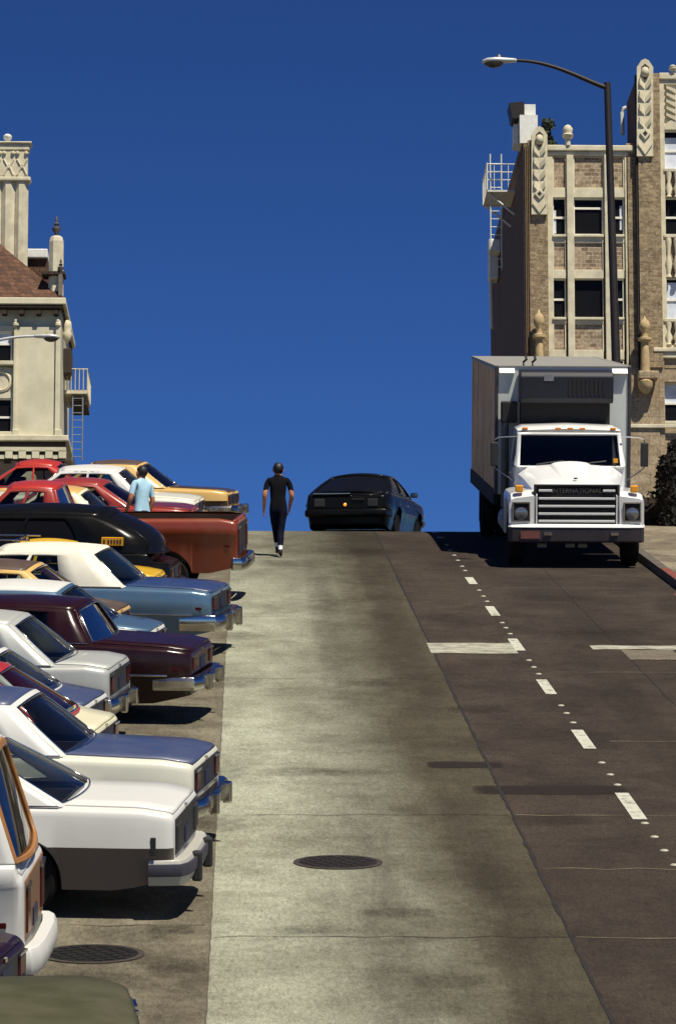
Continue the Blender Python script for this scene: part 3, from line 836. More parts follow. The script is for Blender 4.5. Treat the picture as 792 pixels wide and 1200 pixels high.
make_car('parked_car', 'two tone gold and dark brown coupe at the head of the row with chrome bumper', 'car', 76.2, 285, -8,
         dict(body=GOLD, roof=BROWN, pillar=GOLD, lid=DKBROWN), lower=DKBROWN, crease=.66, L=5.2, W=1.9, d1=1.25, g1=.6, pw1=.9, roof=1.40, bp=.2, nose=.1, hood_in=.66)
make_car('parked_car', 'red car whose rounded roof shows above the white car at the crest', 'car', 79.4, 150, -6,
         dict(body=RED), L=4.4, W=1.8, d1=.6, g1=.75, roof=1.44, crown=.12, wroof=.72)
# black coupe turning at the crest
co, _ = make_car('coupe', 'black fastback coupe driving away over the crest with a lit amber lamp', 'car', 82.0, 417, 0,
         dict(body=BLACK, rear_panel=BLACK, lamp=M_RUBBER), L=4.7, W=1.9, d1=.42, g1=1.05, d2=1.4, g2=.6, roof=1.41, end_z=.90, deck_z=.97, belt=.92, zb=.14, pw1=.7, wroof=.66, glass=M_BLKGLASS, nose=.1, bulge=.16, plate=False, guards=False,
         bump_mat=BLACK, trim=False, frame_m=on_slope(2.12, 81.1, math.radians(-103)), two_mirrors=True)
bl = MB().lathe([(.03, 0), (.034, .02), (.02, .03), (.002, .035)], (-.13, -.02, .66), 'x', 16).build('brake_light', flat('lit_amber_lamp', (1, .3, .04, 1), .3, 0, 0, 1, ((1, .2, .02, 1), 1.6)), co)
MB().box(-.16, -.10, -.72, .10, .885, .915).build('deck_glint_strip', M_CHROME, co, bevel=.01)  # metal bar added to stand for a reflection along the deck edge
MB().box(-.155, -.10, .14, .40, .76, .80).build('licence_plate', M_DARK, co)

# ------------------------------------------------------------------ the delivery truck (local x: front bumper 0, backwards negative; y: towards the kerb)
TW = paint('truck_white_paint', (.74, .74, .72, 1), .3, .7)
M_ALU = paint('weathered_aluminium', rgb(214, 220, 216), .5, .1, .1, .15)
M_ALUTOP = paint('box_roof_sheet', rgb(140, 138, 132), .6, 0, .1, .25)
M_NAVYU = flat('navy_unit_casing', rgb(15, 17, 34), .6, 0, .25)
M_CHAS = flat('chassis_black', (.012, .011, .011, 1), .8)
M_BUMP = flat('dull_bumper_steel', rgb(64, 57, 60), .5, .4, .2)
m, n, l, b = newmat('streaked_box_side')
f = noise(n, l, coords(n, l, .8, .8, .22), 4.5, 6, .7); f2 = noise(n, l, coords(n, l, 5, 5, .3), 2.0, 4, .6)
c1 = ramp(n, l, f, [(.3, rgb(176, 140, 102)), (.55, rgb(232, 190, 132)), (.75, rgb(245, 212, 162))])
l.new(mix(n, l, .6, c1, ramp(n, l, f2, [(.35, (.6, .58, .55, 1)), (.6, (1.1, 1.1, 1.1, 1))]), 'MULTIPLY'), b.inputs['Base Color']); b.inputs['Roughness'].default_value = .6
M_BOXSIDE = m
TX, TY = 5.86, 67.2
T = thing('delivery_truck', 'white refrigerated delivery truck with boxy body facing down the hill at the right kerb', 'truck', None, on_slope(TX, TY, -PI/2))
# bumper
bpr = MB()
bpr.loft([[(x, y, .46), (x+.02, y, .48), (x+.02, y, .70), (x, y, .725), (x-.12, y, .725), (x-.12, y, .46)] for x, y in ((-.12, -1.20), (-.03, -1.15), (0, -.9), (0, .9), (-.03, 1.15), (-.12, 1.20))])
bp_ = bpr.build('bumper', M_BUMP, T, bevel=.012)
MB().loft([[(x-.09, y, .727), (x+.03, y, .727), (x+.03, y, .735), (x-.09, y, .785)] for x, y in ((-.13, -1.21), (-.035, -1.16), (0, -.9), (0, .9), (-.035, 1.16), (-.13, 1.21))]).build('bumper_top_rail', paint('pale_rail', (.7, .7, .68, 1)), bp_)
for y in (-.52, .66): MB().box(.015, .06, y-.07, y+.07, .585, .64).build('tow_hook', M_CHROME, bp_, bevel=.01)
pl = MB().box(.022, .03, -1.0, -.66, .53, .67).build('licence_plate', flat('worn_plate', rgb(120, 70, 62), .5), bp_)
# hood
def hood_ring(x, w, zt, zb_, cr):
    pts = []
    for k in range(13):
        q = -1+2*k/12
        r_ = abs(q)
        z = zt - cr*r_**2 - (.10*max(0, (r_-.86)/.14)**2)
        pts.append((x, w*q, z))
    return [(x, -w, zb_)]+pts+[(x, w, zb_)]
rings = [hood_ring(-.16, .73, 1.45, .80, .02), hood_ring(-.22, .75, 1.49, .80, .03), hood_ring(-.6, .80, 1.58, .9, .05), hood_ring(-1.1, .87, 1.69, 1.0, .07), hood_ring(-1.62, .95, 1.78, 1.1, .08)]
MB().loft(rings).build('hood', TW, T, smooth=45)
blg = MB()
rg = []
for x, w, h in ((-.45, .20, .0), (-.6, .26, .035), (-1.0, .31, .06), (-1.5, .36, .065)):
    zt = 1.45+.33*(-x-.16)/1.46+.03
    rg.append([(x, w*math.cos(a), zt-.05+h*math.sin(a)+.03) for a in [PI*k/10 for k in range(11)]]+[(x, 0, zt-.2)])
blg.loft(rg).build('hood_bulge', TW, T, smooth=50)
MB().lathe([(.035, -.01), (.035, .015), (.002, .02)], (-.4, .0, 1.575), 'z', 12).build('hood_emblem', M_RUBBER, T)
# fenders with wheel openings
for sy in (-1, 1):
    fd = MB(); rg = []
    for x in [-.10, -.13, -.2, -.32]+[-.95+.62*math.cos(PI*k/14) for k in range(15)]+[-1.62]:
        dx = abs(x+.95); za = .52+math.sqrt(max(0, .62**2-dx*dx)) if dx < .62 else .52
        if x > -.33: za = .78
        zt = 1.34 if x < -.3 else 1.34-.10*((x+.3)/.2)**2
        zt = max(zt, za+.06) if dx < .62 else zt
        zt = max(zt, 1.22)
        ys_ = [(.70, za), (1.17, za), (1.195, za+.03), (1.195, zt-.10), (1.165, zt-.03), (1.09, zt), (.70, zt+.05)]
        rg.append([(x, sy*y, z) for y, z in ys_])
    fd.loft(rg).build('fender', TW, T, smooth=35)
    # lamp bezel, lamp
    y0, y1 = sorted((sy*.83, sy*1.14))
    hl = MB().box(-.11, -.088, y0, y1, .83, 1.17).build('headlight', M_DARK, T)
    fr = MB()
    for a in ((y0, y0+.022, .83, 1.17), (y1-.022, y1, .83, 1.17), (y0, y1, .83, .852), (y0, y1, 1.148, 1.17)): fr.box(-.112, -.07, *a)
    fr.build('bezel', M_CHROME, hl, bevel=.005)
    MB().lathe([(.115, -.01), (.115, .015), (.08, .03), (.002, .036)], (-.088, (y0+y1)/2, .965), 'x', 24).build('lamp', flat('dim_lamp_glass', (.22, .22, .24, 1), .05, .6), hl, smooth=50)
    MB().box(-.20, -.10, sy*1.02-.07, sy*1.02+.07, 1.345, 1.47).build('turn_signal', flat('bright_amber_lens', (.95, .38, .03, 1), .25), T, bevel=.02)
# grille
gr = MB().box(-.17, -.13, -.72, .72, .79, 1.455).build('grille', M_DARK, T)
fr = MB()
for a in ((-.76, -.715, .77, 1.48), (.715, .76, .77, 1.48), (-.76, .76, 1.455, 1.485), (-.76, .76, .77, .79)): fr.box(-.175, -.10, *a)
fr.build('grille_frame', flat('grille_frame_grey', rgb(60, 60, 62), .4, .4), gr, bevel=.008)
for k, z in enumerate((.835, .965, 1.10, 1.235)): MB().box(-.13, -.085, -.68, .68, z-.021, z+.021).build('grille_bar', paint('bright_bar', (.66, .66, .64, 1), .25), gr, bevel=.008)
for y0, y1 in ((-.68, -.44), (.46, .68)): MB().box(-.13, -.085, y0, y1, 1.355, 1.397).build('grille_bar', _mats['bright_bar'], gr, bevel=.008)
def letters(text, size, name, mat, parent, matrix, depth=.004):
    cu = bpy.data.curves.new('lettering', 'FONT'); cu.body = text; cu.size = size; cu.extrude = depth; cu.align_x = 'CENTER'
    tmp = bpy.data.objects.new('lettering_source', cu); COL.objects.link(tmp)
    dg = bpy.context.evaluated_depsgraph_get()
    me = bpy.data.meshes.new_from_object(tmp.evaluated_get(dg)); me.name = name
    bpy.data.objects.remove(tmp); bpy.data.curves.remove(cu)
    me.materials.clear(); me.materials.append(mat)
    o = bpy.data.objects.new(name, me); COL.objects.link(o); o.parent = parent; o.matrix_local = matrix
    return o
# lettering reads from the front: text x runs along +y of the truck, text y runs up
LM = Matrix(((0, 0, 1, -.118), (1, 0, 0, 0), (0, 1, 0, 1.34), (0, 0, 0, 1)))
letters('INTERNATIONAL', .115, 'grille_lettering', flat('dull_lettering', rgb(104, 101, 97), .5, .3), gr, LM)
# cab
cab = MB(); glassm = M_DGLASS
def cab_ring(z, xf, xb, w, r=.10):
    return [(xf, -w+r, z), (xf, w-r, z), (xf-r*.6, w, z), (xb, w, z), (xb, -w, z), (xf-r*.6, -w, z)]
low = MB().loft([cab_ring(.95, -1.60, -3.02, .97), cab_ring(1.40, -1.58, -3.02, 1.0), cab_ring(1.74, -1.56, -3.02, .99)])
low.build('cab', TW, T, bevel=.02)
rf = MB(); rgs = []
for x, w, h in ((-1.93, .88, .0), (-1.86, .94, .01), (-1.95, .955, .06), (-2.3, .95, .09), (-2.9, .94, .08), (-3.02, .92, .03)):
    rgs.append([(x, -w, 2.30), (x, -w*.99, 2.36+h*.3), (x, -w*.86, 2.36+h), (x, 0, 2.39+h), (x, w*.86, 2.36+h), (x, w*.99, 2.36+h*.3), (x, w, 2.30)])
rf.loft(rgs).build('cab_roof', TW, T, smooth=40)
# windshield with pillars
WB, WTp = (-1.57, .985, 1.70), (-1.88, .935, 2.32)
def wpt(u, v):
    q = 2*u-1
    return Vector((lerp(WB[0], WTp[0], v)+.05*(1-q*q), lerp(WB[1], WTp[1], v)*q, lerp(WB[2], WTp[2], v)))
fr, gl = MB(), MB()
us, vs = [0, .035, .965, 1], [0, .04, .95, 1]
for i in range(3):
    for j in range(3):
        t_ = gl if i == 1 and j == 1 else fr
        nn = 8 if i == 1 else 1
        for k in range(nn):
            ua, ub = lerp(us[i], us[i+1], k/nn), lerp(us[i], us[i+1], (k+1)/nn)
            off = Vector((-.02, 0, 0)) if t_ is gl else Vector((0, 0, 0))
            t_.face([wpt(ua, vs[j])+off, wpt(ub, vs[j])+off, wpt(ub, vs[j+1])+off, wpt(ua, vs[j+1])+off])
wf = fr.build('windshield_frame', TW, T, smooth=40, solid=.05)
gl.build('windshield', M_DGLASS, T, smooth=60)
for sy in (-1, 1):
    sd = MB(); x0s = [(-1.60, -1.90), (-2.02, -2.10), (-2.78, -2.78), (-3.02, -3.02)]
    y_ = lambda v: sy*lerp(.985, .905, v); z_ = lambda v: lerp(1.74, 2.33, v)
    vv = [0, .08, .9, 1]; gg = MB()
    for i in range(3):
        for j in range(3):
            q = [(lerp(*x0s[a], vv[c_]), y_(vv[c_]), z_(vv[c_])) for a, c_ in ((i, j), (i+1, j), (i+1, j+1), (i, j+1))]
            (gg if i == 1 and j == 1 else sd).face(q)
    sd.build('side_pillars', TW, T, solid=.04); gg.build('side_window', M_DGLASS, T)
    dm = MB().box(-2.75, -1.75, min(sy*.995, sy*1.012), max(sy*.995, sy*1.012), 1.0, 1.72).build('door', TW, T, bevel=.004)
    MB().box(-2.66, -2.5, min(sy*1.012, sy*1.04), max(sy*1.012, sy*1.04), 1.55, 1.59).build('handle', M_CHROME, dm)
MB().box(-3.02, -3.0, -.90, .90, 1.74, 2.33).build('cab_back_panel', TW, T)
ci = MB(); ci.box(-2.95, -1.66, -.9, .9, 1.2, 1.24); ci.box(-2.9, -2.7, -.85, .85, 1.24, 2.0); ci.box(-1.95, -1.66, -.88, .88, 1.6, 1.70); ci.build('cab_interior', M_INT, T)
for y in (-.80, -.20, .02, .24, .80): MB().box(-1.915, -1.83, y-.05, y+.05, 2.385, 2.42).build('clearance_light', M_AMBER, T, bevel=.01)
for y, a in ((-.62, .35), (.15, .5)): MB().tube([(-1.50, y, 1.765), (-1.51, y+.22, 1.80), (-1.535, y+.5, 1.83)], .012, 6).build('wiper', M_RUBBER, T)
MB().box(-1.55, -1.535, .78, .86, 1.80, 1.88).build('window_sticker', M_YPLATE, T)
# mirrors
for sy in (-1, 1):
    mm = MB().box(-1.78, -1.70, min(sy*1.29, sy*1.43), max(sy*1.29, sy*1.43), 1.72, 2.16).build('side_mirror', M_RUBBER, T, bevel=.02)
    ar = MB()
    ar.tube([(-1.72, sy*.95, 2.27), (-1.74, sy*1.3, 2.25), (-1.74, sy*1.36, 2.2), (-1.74, sy*1.36, 1.70), (-1.74, sy*1.28, 1.63), (-1.72, sy*1.0, 1.45)], .014, 6)
    ar.build('mirror_arm', M_CHROME, mm, smooth=50)
# refrigerated box
BX0, BX1, BW, BZ0, BZ1 = -3.25, -10.7, 1.25, 1.12, 3.50
bx = MB().box(BX1, BX0-.02, -BW+.02, BW-.02, BZ0, BZ1-.02).build('box_body', M_ALU, T)
for sy in (-1, 1):
    MB().box(BX1+.01, BX0-.05, min(sy*(BW-.018), sy*BW), max(sy*(BW-.018), sy*BW), BZ0+.08, BZ1-.07).build('side_panel', M_BOXSIDE, bx)
    rv = MB()
    for k in range(12):
        xx = lerp(BX0-.4, BX1+.4, k/11); rv.box(xx-.02, xx+.02, min(sy*BW, sy*(BW+.012)), max(sy*BW, sy*(BW+.012)), BZ0+.09, BZ1-.08)
    rv.build('panel_rib', M_BOXSIDE, bx)
    MB().box(BX0-.08, BX0+.012, min(sy*(BW-.05), sy*(BW+.012)), max(sy*(BW-.05), sy*(BW+.012)), BZ0, BZ1).build('corner_post', flat('post_grey', rgb(70, 68, 70), .5, .3), bx, bevel=.012)
    MB().box(BX1, BX0-.085, min(sy*(BW-.04), sy*(BW+.014)), max(sy*(BW-.04), sy*(BW+.014)), BZ1-.065, BZ1+.006).build('top_rail', M_ALUTOP, bx)
    MB().box(BX1, BX0-.085, min(sy*(BW-.06), sy*(BW+.02)), max(sy*(BW-.06), sy*(BW+.02)), BZ0-.20, BZ0+.075).build('bottom_rail', M_CHAS, bx)
    y0, y1 = sorted((sy*.90, sy*1.19)); MB().prism([(BX0-.02, BZ1-.13), (BX0+.07, BZ1-.13), (BX0-.02, BZ1-.03)], 'y', y0, y1).build('cap_strip', TW, bx, bevel=.006)
MB().box(BX1, BX0-.005, -BW+.042, BW-.042, BZ1-.02, BZ1+.002).build('box_roof', M_ALUTOP, bx)
rfu = MB(); rfu.prism([(BX0, 3.44), (BX0+.50, 3.40), (BX0+.56, 3.32), (BX0+.56, 2.92), (BX0+.48, 2.83), (BX0, 2.83)], 'y', -.83, .88)
ru = rfu.build('refrigeration_unit', M_NAVYU, T, bevel=.02)
for k in range(9): MB().box(BX0+.565, BX0+.572, .05+.08*k, .09+.08*k, 2.98, 3.28).build('vent_slat', M_DARK, ru)
MB().box(BX0+.562, BX0+.568, -.40, -.22, 3.24, 3.36).build('unit_badge', flat('badge_grey', rgb(120, 120, 128), .4), ru)
MB().box(BX0+.0, BX0+.30, -.80, .84, 2.42, 2.828).build('unit_shadow_block', M_CHAS, ru)  # black block stands in for the unit's shadow on the box front
for x, y in ((-3.5, -.72), (-3.42, -.56)): MB().tube([(x, y, 3.5), (x, y, 3.57), (x+.06, y+.05, 3.62), (x-.03, y+.04, 3.68)], .025, 6).build('roof_fitting', M_CHAS, bx)
MB().tube([(-3.12, -1.08, .9), (-3.12, -1.08, 2.55)], .07, 12).build('exhaust_stack', flat('stack_grey', rgb(90, 92, 90), .5, .5), T, smooth=40)
MB().box(-3.2, -3.04, -1.16, -.86, 2.45, 2.85).build('air_intake', M_CHAS, T, bevel=.03)
# chassis, tanks, wheels
ch = MB()
for y in (-.42, .42): ch.box(-10.4, -.2, y-.06, y+.06, .62, .92)
ch.box(-10.5, -3.3, -1.05, 1.05, .92, 1.12); ch.box(-1.05, -.85, -.95, .95, .42, .58); ch.box(-8.25, -8.0, -.9, .9, .40, .60); ch.box(-1.5, -.3, -.55, .55, .45, 1.0)
ch.build('chassis', M_CHAS, T)
for y, s_ in ((-.80, -1), (.80, 1)):
    MB().lathe([(.002, -.6), (.28, -.6), (.30, -.57), (.30, .57), (.28, .6), (.002, .6)], (-2.6, y+.1*s_, .68), 'x', 20).build('fuel_tank', flat('tank_grey', rgb(150, 152, 148), .4, .6), T, smooth=40)
MB().box(-3.05, -1.75, -1.12, -.9, .95, 1.0).build('side_step', M_CHROME, T)
def truck_wheel(x, y, w):
    wp = bpy.data.objects.new('wheel', None); COL.objects.link(wp); wp.parent = T; wp.location = (x, y, .50); wp.empty_display_size = .1
    MB().lathe([(.27, -w/2), (.47, -w/2), (.50, -w*.36), (.50, w*.36), (.47, w/2), (.27, w/2), (.25, 0), (.27, -w/2)], (0, 0, 0), 'y', 32).build('tyre', M_TYRE, wp, smooth=40)
    MB().lathe([(.002, -.06), (.10, -.08), (.12, -.02), (.26, -.05), (.28, -.11), (.28, .11), (.26, .05), (.12, .02), (.10, .08), (.002, .06)], (0, 0, 0), 'y', 24).build('rim', flat('wheel_white', rgb(150, 148, 142), .5), wp, smooth=30)
for sy in (-1, 1):
    truck_wheel(-.95, sy*1.02, .27); truck_wheel(-8.1, sy*1.08, .26); truck_wheel(-8.1, sy*.78, .26)
    MB().box(-8.85, -8.83, min(sy*.7, sy*1.2), max(sy*.7, sy*1.2), .25, .95).build('mud_flap', M_RUBBER, T)
for y in (-.6, -.1, .12): MB().box(-.35, -.2, y-.08, y+.08, .36, .43).build('tow_eye', flat('dirty_steel', rgb(120, 116, 110), .5, .4), T)

# ------------------------------------------------------------------ people
M_SKIN = flat('skin', rgb(186, 120, 84), .55, 0, .1)
M_BSHIRT = flat('black_tshirt', (.006, .006, .008, 1), .95, 0, .3, 6, None, .1)
M_JEANS = flat('dark_jeans', rgb(20, 22, 40), .95, 0, .4, 9, None, .1)
M_SOCK = flat('white_sock', (.75, .75, .75, 1), .9)
M_SHOE = flat('black_shoe', (.012, .011, .011, 1), .5)
M_HAIR = flat('black_hair', (.009, .008, .008, 1), .55, 0, .4, 40)
M_PSHIRT = flat('pale_blue_shirt', rgb(166, 204, 222), .85, 0, .12, 9)
M_DTROUS = flat('dark_trousers', rgb(34, 34, 46), .9)
def person(label, frame, J, shirt, trousers, sleeve_z, hair_tilt=0):
    root = thing('person', label, 'person', None, frame)
    vs, rs, es = [], [], []
    def add(p, r, par=None):
        vs.append(tuple(p)); rs.append(r if isinstance(r, tuple) else (r, r))
        if par is not None: es.append((par, len(vs)-1))
        return len(vs)-1
    pel = add((0, 0, .93), (.155, .105))
    sp = add((0, .01, 1.08), (.145, .10), pel); cst = add((0, .02, 1.26), (.17, .115), sp); up = add((0, .01, 1.40), (.13, .09), cst)
    nk = add((0, .02, 1.48), (.058, .058), up); hb = add((0, .03, 1.56), (.078, .088), nk); hd = add((0, .035, 1.63), (.08, .098), hb); tp = add((0, .03, 1.71), (.055, .068), hd)
    add((0, .125, 1.585), .016, hb)
    for sx, arm in ((-1, J['left_arm']), (1, J['right_arm'])):
        sh = add((sx*.16, .01, 1.405), (.07, .068), up); s2 = add((sx*.195, .01, 1.37), (.062, .06), sh)
        el = add(arm[0], .048, s2); wr_ = add(arm[1], (.033, .030), el)
        d = (Vector(arm[1])-Vector(arm[0])).normalized()
        pm = add(Vector(arm[1])+d*.06, (.036, .018), wr_)
        fw = Vector((0, 1, 0)); side = Vector((sx, 0, 0))
        for k in range(4):
            o_ = fw*(-.03+.02*k)
            ln = (.055, .066, .07, .062)[k]
            a_ = add(Vector(arm[1])+d*.10+o_, .009, pm); b_ = add(Vector(arm[1])+d*(.10+ln*.6)+o_-side*.008, .0085, a_); add(Vector(arm[1])+d*(.10+ln)+o_-side*.022, .007, b_)
        a_ = add(Vector(arm[1])+d*.05+fw*.045, .010, pm); add(Vector(arm[1])+d*.09+fw*.062-side*.012, .009, a_)
    for sx, leg in ((-1, J['left_leg']), (1, J['right_leg'])):
        hp = add((sx*.09, 0, .86), (.098, .10), pel); kn = add(leg[0], .066, hp); cf = add(Vector(leg[0]).lerp(Vector(leg[1]), .35), .064, kn); an = add(leg[1], .047, cf)
        hl = add(Vector(leg[1])+Vector((0, -.03, -.055)), (.042, .04), an); add(Vector(leg[1])+Vector(leg[2]), (.045, .032), hl)
    me = bpy.data.meshes.new('figure'); me.from_pydata(vs, es, [])
    ob = bpy.data.objects.new('figure', me); COL.objects.link(ob)
    ob.modifiers.new('Skin', 'SKIN'); sd = ob.modifiers.new('Sub', 'SUBSURF'); sd.levels = 2; sd.render_levels = 2
    lay = me.skin_vertices[0].data
    for i_, r in enumerate(rs): lay[i_].radius = r; lay[i_].use_root = (i_ == 0)
    dg = bpy.context.evaluated_depsgraph_get(); dg.update()
    m2 = bpy.data.meshes.new_from_object(ob.evaluated_get(dg)); bpy.data.objects.remove(ob); m2.name = 'body'
    m2.materials.clear()
    for q in (M_SKIN, shirt, trousers, M_SOCK, M_SHOE): m2.materials.append(q)
    from mathutils import noise as mn
    for v in m2.vertices:        # folds in the cloth
        if v.co.z < 1.44:
            a_ = .012 if v.co.z > .12 and not (abs(v.co.x) > .2 and v.co.z < sleeve_z) else 0
            q = mn.noise(Vector((v.co.x*9, v.co.y*9, v.co.z*5)))
            v.co += v.normal*q*a_
    ank = min(J['left_leg'][1][2], J['right_leg'][1][2])
    for p in m2.polygons:
        c_ = p.center; p.use_smooth = True
        if c_.z > 1.50: k = 0
        elif abs(c_.x) > .175 and c_.z < sleeve_z and c_.z > .6: k = 0
        elif c_.z > .90: k = 1
        else:
            lg = J['left_leg'] if (abs(c_.y-J['left_leg'][1][1]) < abs(c_.y-J['right_leg'][1][1])) else J['right_leg']
            k = 2 if c_.z > lg[1][2]+.09 else 3 if c_.z > lg[1][2]+.02 else 4
        p.material_index = k
    o = bpy.data.objects.new('body', m2); COL.objects.link(o); o.parent = root
    hr = MB(); rg = []
    for k in range(9):
        th = .02+(PI*.82-.02)*k/8
        rg.append([((.098+.007*math.sin(5*a+2*k))*math.sin(th)*math.cos(a), .015+.112*math.sin(th)*math.sin(a)*(1 if math.sin(a) < 0 else .55 if k > 4 else .9), 1.635+.115*math.cos(th)+.012*math.sin(7*a+k)*math.sin(th)) for a in [2*PI*j/20 for j in range(20)]])
    hr.loft(rg).build('hair', M_HAIR, root, smooth=80)
    for sx in (-1, 1):
        MB().lathe([(.002, -.012), (.011, -.006), (.013, 0), (.011, .006), (.002, .012)], (sx*.032, .118, 1.625), 'z', 10).build('eye', M_SHOE, root, smooth=60)
        MB().box(sx*.092-.010, sx*.092+.010, .005, .055, 1.575, 1.64).build('ear', M_SKIN, root, bevel=.009)
    return root
Ym = 69.6
person('man in black T-shirt and dark trousers walking up the street at the crest', Matrix.Translation((X_at(326, Ym, .9), Ym, zg(Ym)+.01)) @ Matrix.Rotation(.03, 4, 'Z'),
       dict(left_arm=((-.248, -.05, 1.13), (-.258, .06, .90)), right_arm=((.252, -.02, 1.13), (.215, .12, .93)),
            left_leg=((-.04, .20, .53), (.0, .24, .19), (0, .13, -.04)), right_leg=((.055, .02, .49), (.035, -.12, .095), (.02, .14, -.06))), M_BSHIRT, M_JEANS, 1.22)
Y2 = 68.4
person('man in pale blue shirt with black hair standing among the parked cars', Matrix.Translation((X_at(167, Y2, .9), Y2, zg(Y2)+.01)) @ Matrix.Rotation(.75, 4, 'Z'),
       dict(left_arm=((-.26, .02, 1.12), (-.25, .14, .92)), right_arm=((.25, .0, 1.12), (.24, .10, .90)),
            left_leg=((-.09, .03, .49), (-.09, 0, .09), (0, .15, -.055)), right_leg=((.09, .03, .49), (.09, -.02, .09), (0, .15, -.055))), M_PSHIRT, M_DTROUS, 1.20)
# ------------------------------------------------------------------ building materials
def brick_mat(name, c1, c2, mortar, scale=1.0, bw=.23, bh=.078, patch=(.7, 1.25)):
    m, n, l, b = newmat(name)
    tc = n.new('ShaderNodeTexCoord'); sx = n.new('ShaderNodeSeparateXYZ'); l.new(tc.outputs['Object'], sx.inputs[0])
    ad = n.new('ShaderNodeMath'); ad.operation = 'ADD'; l.new(sx.outputs['X'], ad.inputs[0]); l.new(sx.outputs['Y'], ad.inputs[1])
    cb = n.new('ShaderNodeCombineXYZ'); l.new(ad.outputs[0], cb.inputs['X']); l.new(sx.outputs['Z'], cb.inputs['Y'])
    br = n.new('ShaderNodeTexBrick'); br.inputs['Scale'].default_value = scale
    br.inputs['Brick Width'].default_value = bw; br.inputs['Row Height'].default_value = bh; br.inputs['Mortar Size'].default_value = .012
    br.inputs['Color1'].default_value = c1; br.inputs['Color2'].default_value = c2; br.inputs['Mortar'].default_value = mortar
    l.new(cb.outputs[0], br.inputs['Vector'])
    v = coords(n, l)
    f = noise(n, l, v, 3.4, 6, .75); g = noise(n, l, v, 11, 3, .7)
    col = mix(n, l, 1.0, br.outputs['Color'], ramp(n, l, f, [(.3, (patch[0],)*3+(1,)), (.7, (patch[1],)*3+(1,))]), 'MULTIPLY')
    col = mix(n, l, 1.0, col, ramp(n, l, g, [(.3, (.62, .60, .58, 1)), (.7, (1.3, 1.27, 1.2, 1))]), 'MULTIPLY')
    l.new(col, b.inputs['Base Color']); b.inputs['Roughness'].default_value = .9
    return m
M_BRICK = brick_mat('tan_brick', rgb(160, 142, 112), rgb(124, 104, 80), rgb(146, 132, 108), 1.0, .26, .09, (.55, 1.4))
M_PBRICK = brick_mat('mottled_panel_brick', rgb(172, 154, 130), rgb(118, 98, 80), rgb(180, 168, 144), 1.0, .3, .16, (.6, 1.35))
M_FLANK = brick_mat('shaded_flank_brick', rgb(104, 74, 58), rgb(84, 60, 50), rgb(96, 80, 68))  # darker than the front brick: the flank's shade put into colour
M_STONE = brick_mat('rusticated_stone', rgb(170, 154, 128), rgb(150, 132, 106), rgb(134, 118, 96), 1.0, .9, .38, (.75, 1.2))
M_CREAMT = flat('cream_terracotta', rgb(208, 199, 170), .75, 0, .24, 2.2)
M_CREAMS = flat('cream_stucco', rgb(210, 203, 174), .8, 0, .18, .9)
M_WHITEW = flat('white_sash_paint', rgb(232, 228, 212), .6, 0, .08)
M_PANE = flat('dark_window_glass', (.006, .006, .007, 1), .4, 0, .2, 6, None, .12)
M_BLIND = flat('pale_window_blind', rgb(205, 212, 222), .7, 0, .25, 1.5)
M_PEDES = flat('white_render', rgb(222, 222, 214), .8, 0, .12)
M_ROOFT = brick_mat('brown_roof_tiles', rgb(104, 72, 52), rgb(74, 50, 38), rgb(46, 32, 26), 1.0, .28, .22, (.6, 1.35))
M_DKMETAL = flat('dark_bronze_metal', rgb(34, 28, 26), .6, .3, .3)
M_WMETAL = flat('white_painted_iron', rgb(215, 215, 205), .6, 0, .15)
M_DKSHADE = flat('dark_brown_and_shade', rgb(58, 46, 38), .9, 0, .3)  # dark parts; also shade of hollows and under the eave put into colour

class Facade:                    # boxes measured on a wall that stands square to the street at distance D
    def __init__(s, root, D): s.r, s.D = root, D
    def xz(s, px, py):
        a = ray(289, py); return P(px, py, s.D).x, P(px, py, s.D).z
    def box(s, name, mat, x0, x1, y0, y1, f, b, parent=None, bevel=0):
        X0, Z1 = s.xz(x0, y0); X1, _ = s.xz(x1, y0); _, Z0 = s.xz(x0, y1)
        return MB().box(X0, X1, s.D+f, s.D+b, Z0, Z1).build(name, mat, parent or s.r, bevel=bevel)
    def add(s, mb, x0, x1, y0, y1, f, b):
        X0, Z1 = s.xz(x0, y0); X1, _ = s.xz(x1, y0); _, Z0 = s.xz(x0, y1)
        mb.box(X0, X1, s.D+f, s.D+b, Z0, Z1)
    def prism(s, name, mat, pts, f, b, parent=None, bevel=0):
        return MB().prism([s.xz(*p) for p in pts], 'y', s.D+f, s.D+b).build(name, mat, parent or s.r, bevel=bevel)
    def window(s, x0, x1, y0, y1, rec=.24, sash=True, split=None, blind=None, t=1.6):
        w = s.box('window', M_PANE, x0, x1, y0, y1, rec, rec+.05)
        fr = MB()
        for a in ((x0, x0+t, y0, y1), (x1-t, x1, y0, y1), (x0+t, x1-t, y0, y0+t), (x0+t, x1-t, y1-t, y1)): s.add(fr, *a, rec-.07, rec-.002)
        if split: s.add(fr, x0+t, x1-t, split-1.2, split+1.2, rec-.06, rec-.003)
        fr.build('sash', M_WHITEW, w)
        if blind:
            s.box('blind', M_BLIND, x0+t, x1-t, blind[0], blind[1], rec-.012, rec-.004, w)
        return w
def lathe_at(prof, x, y, z, seg=14): return MB().lathe(prof, (x, y, z), 'z', seg)

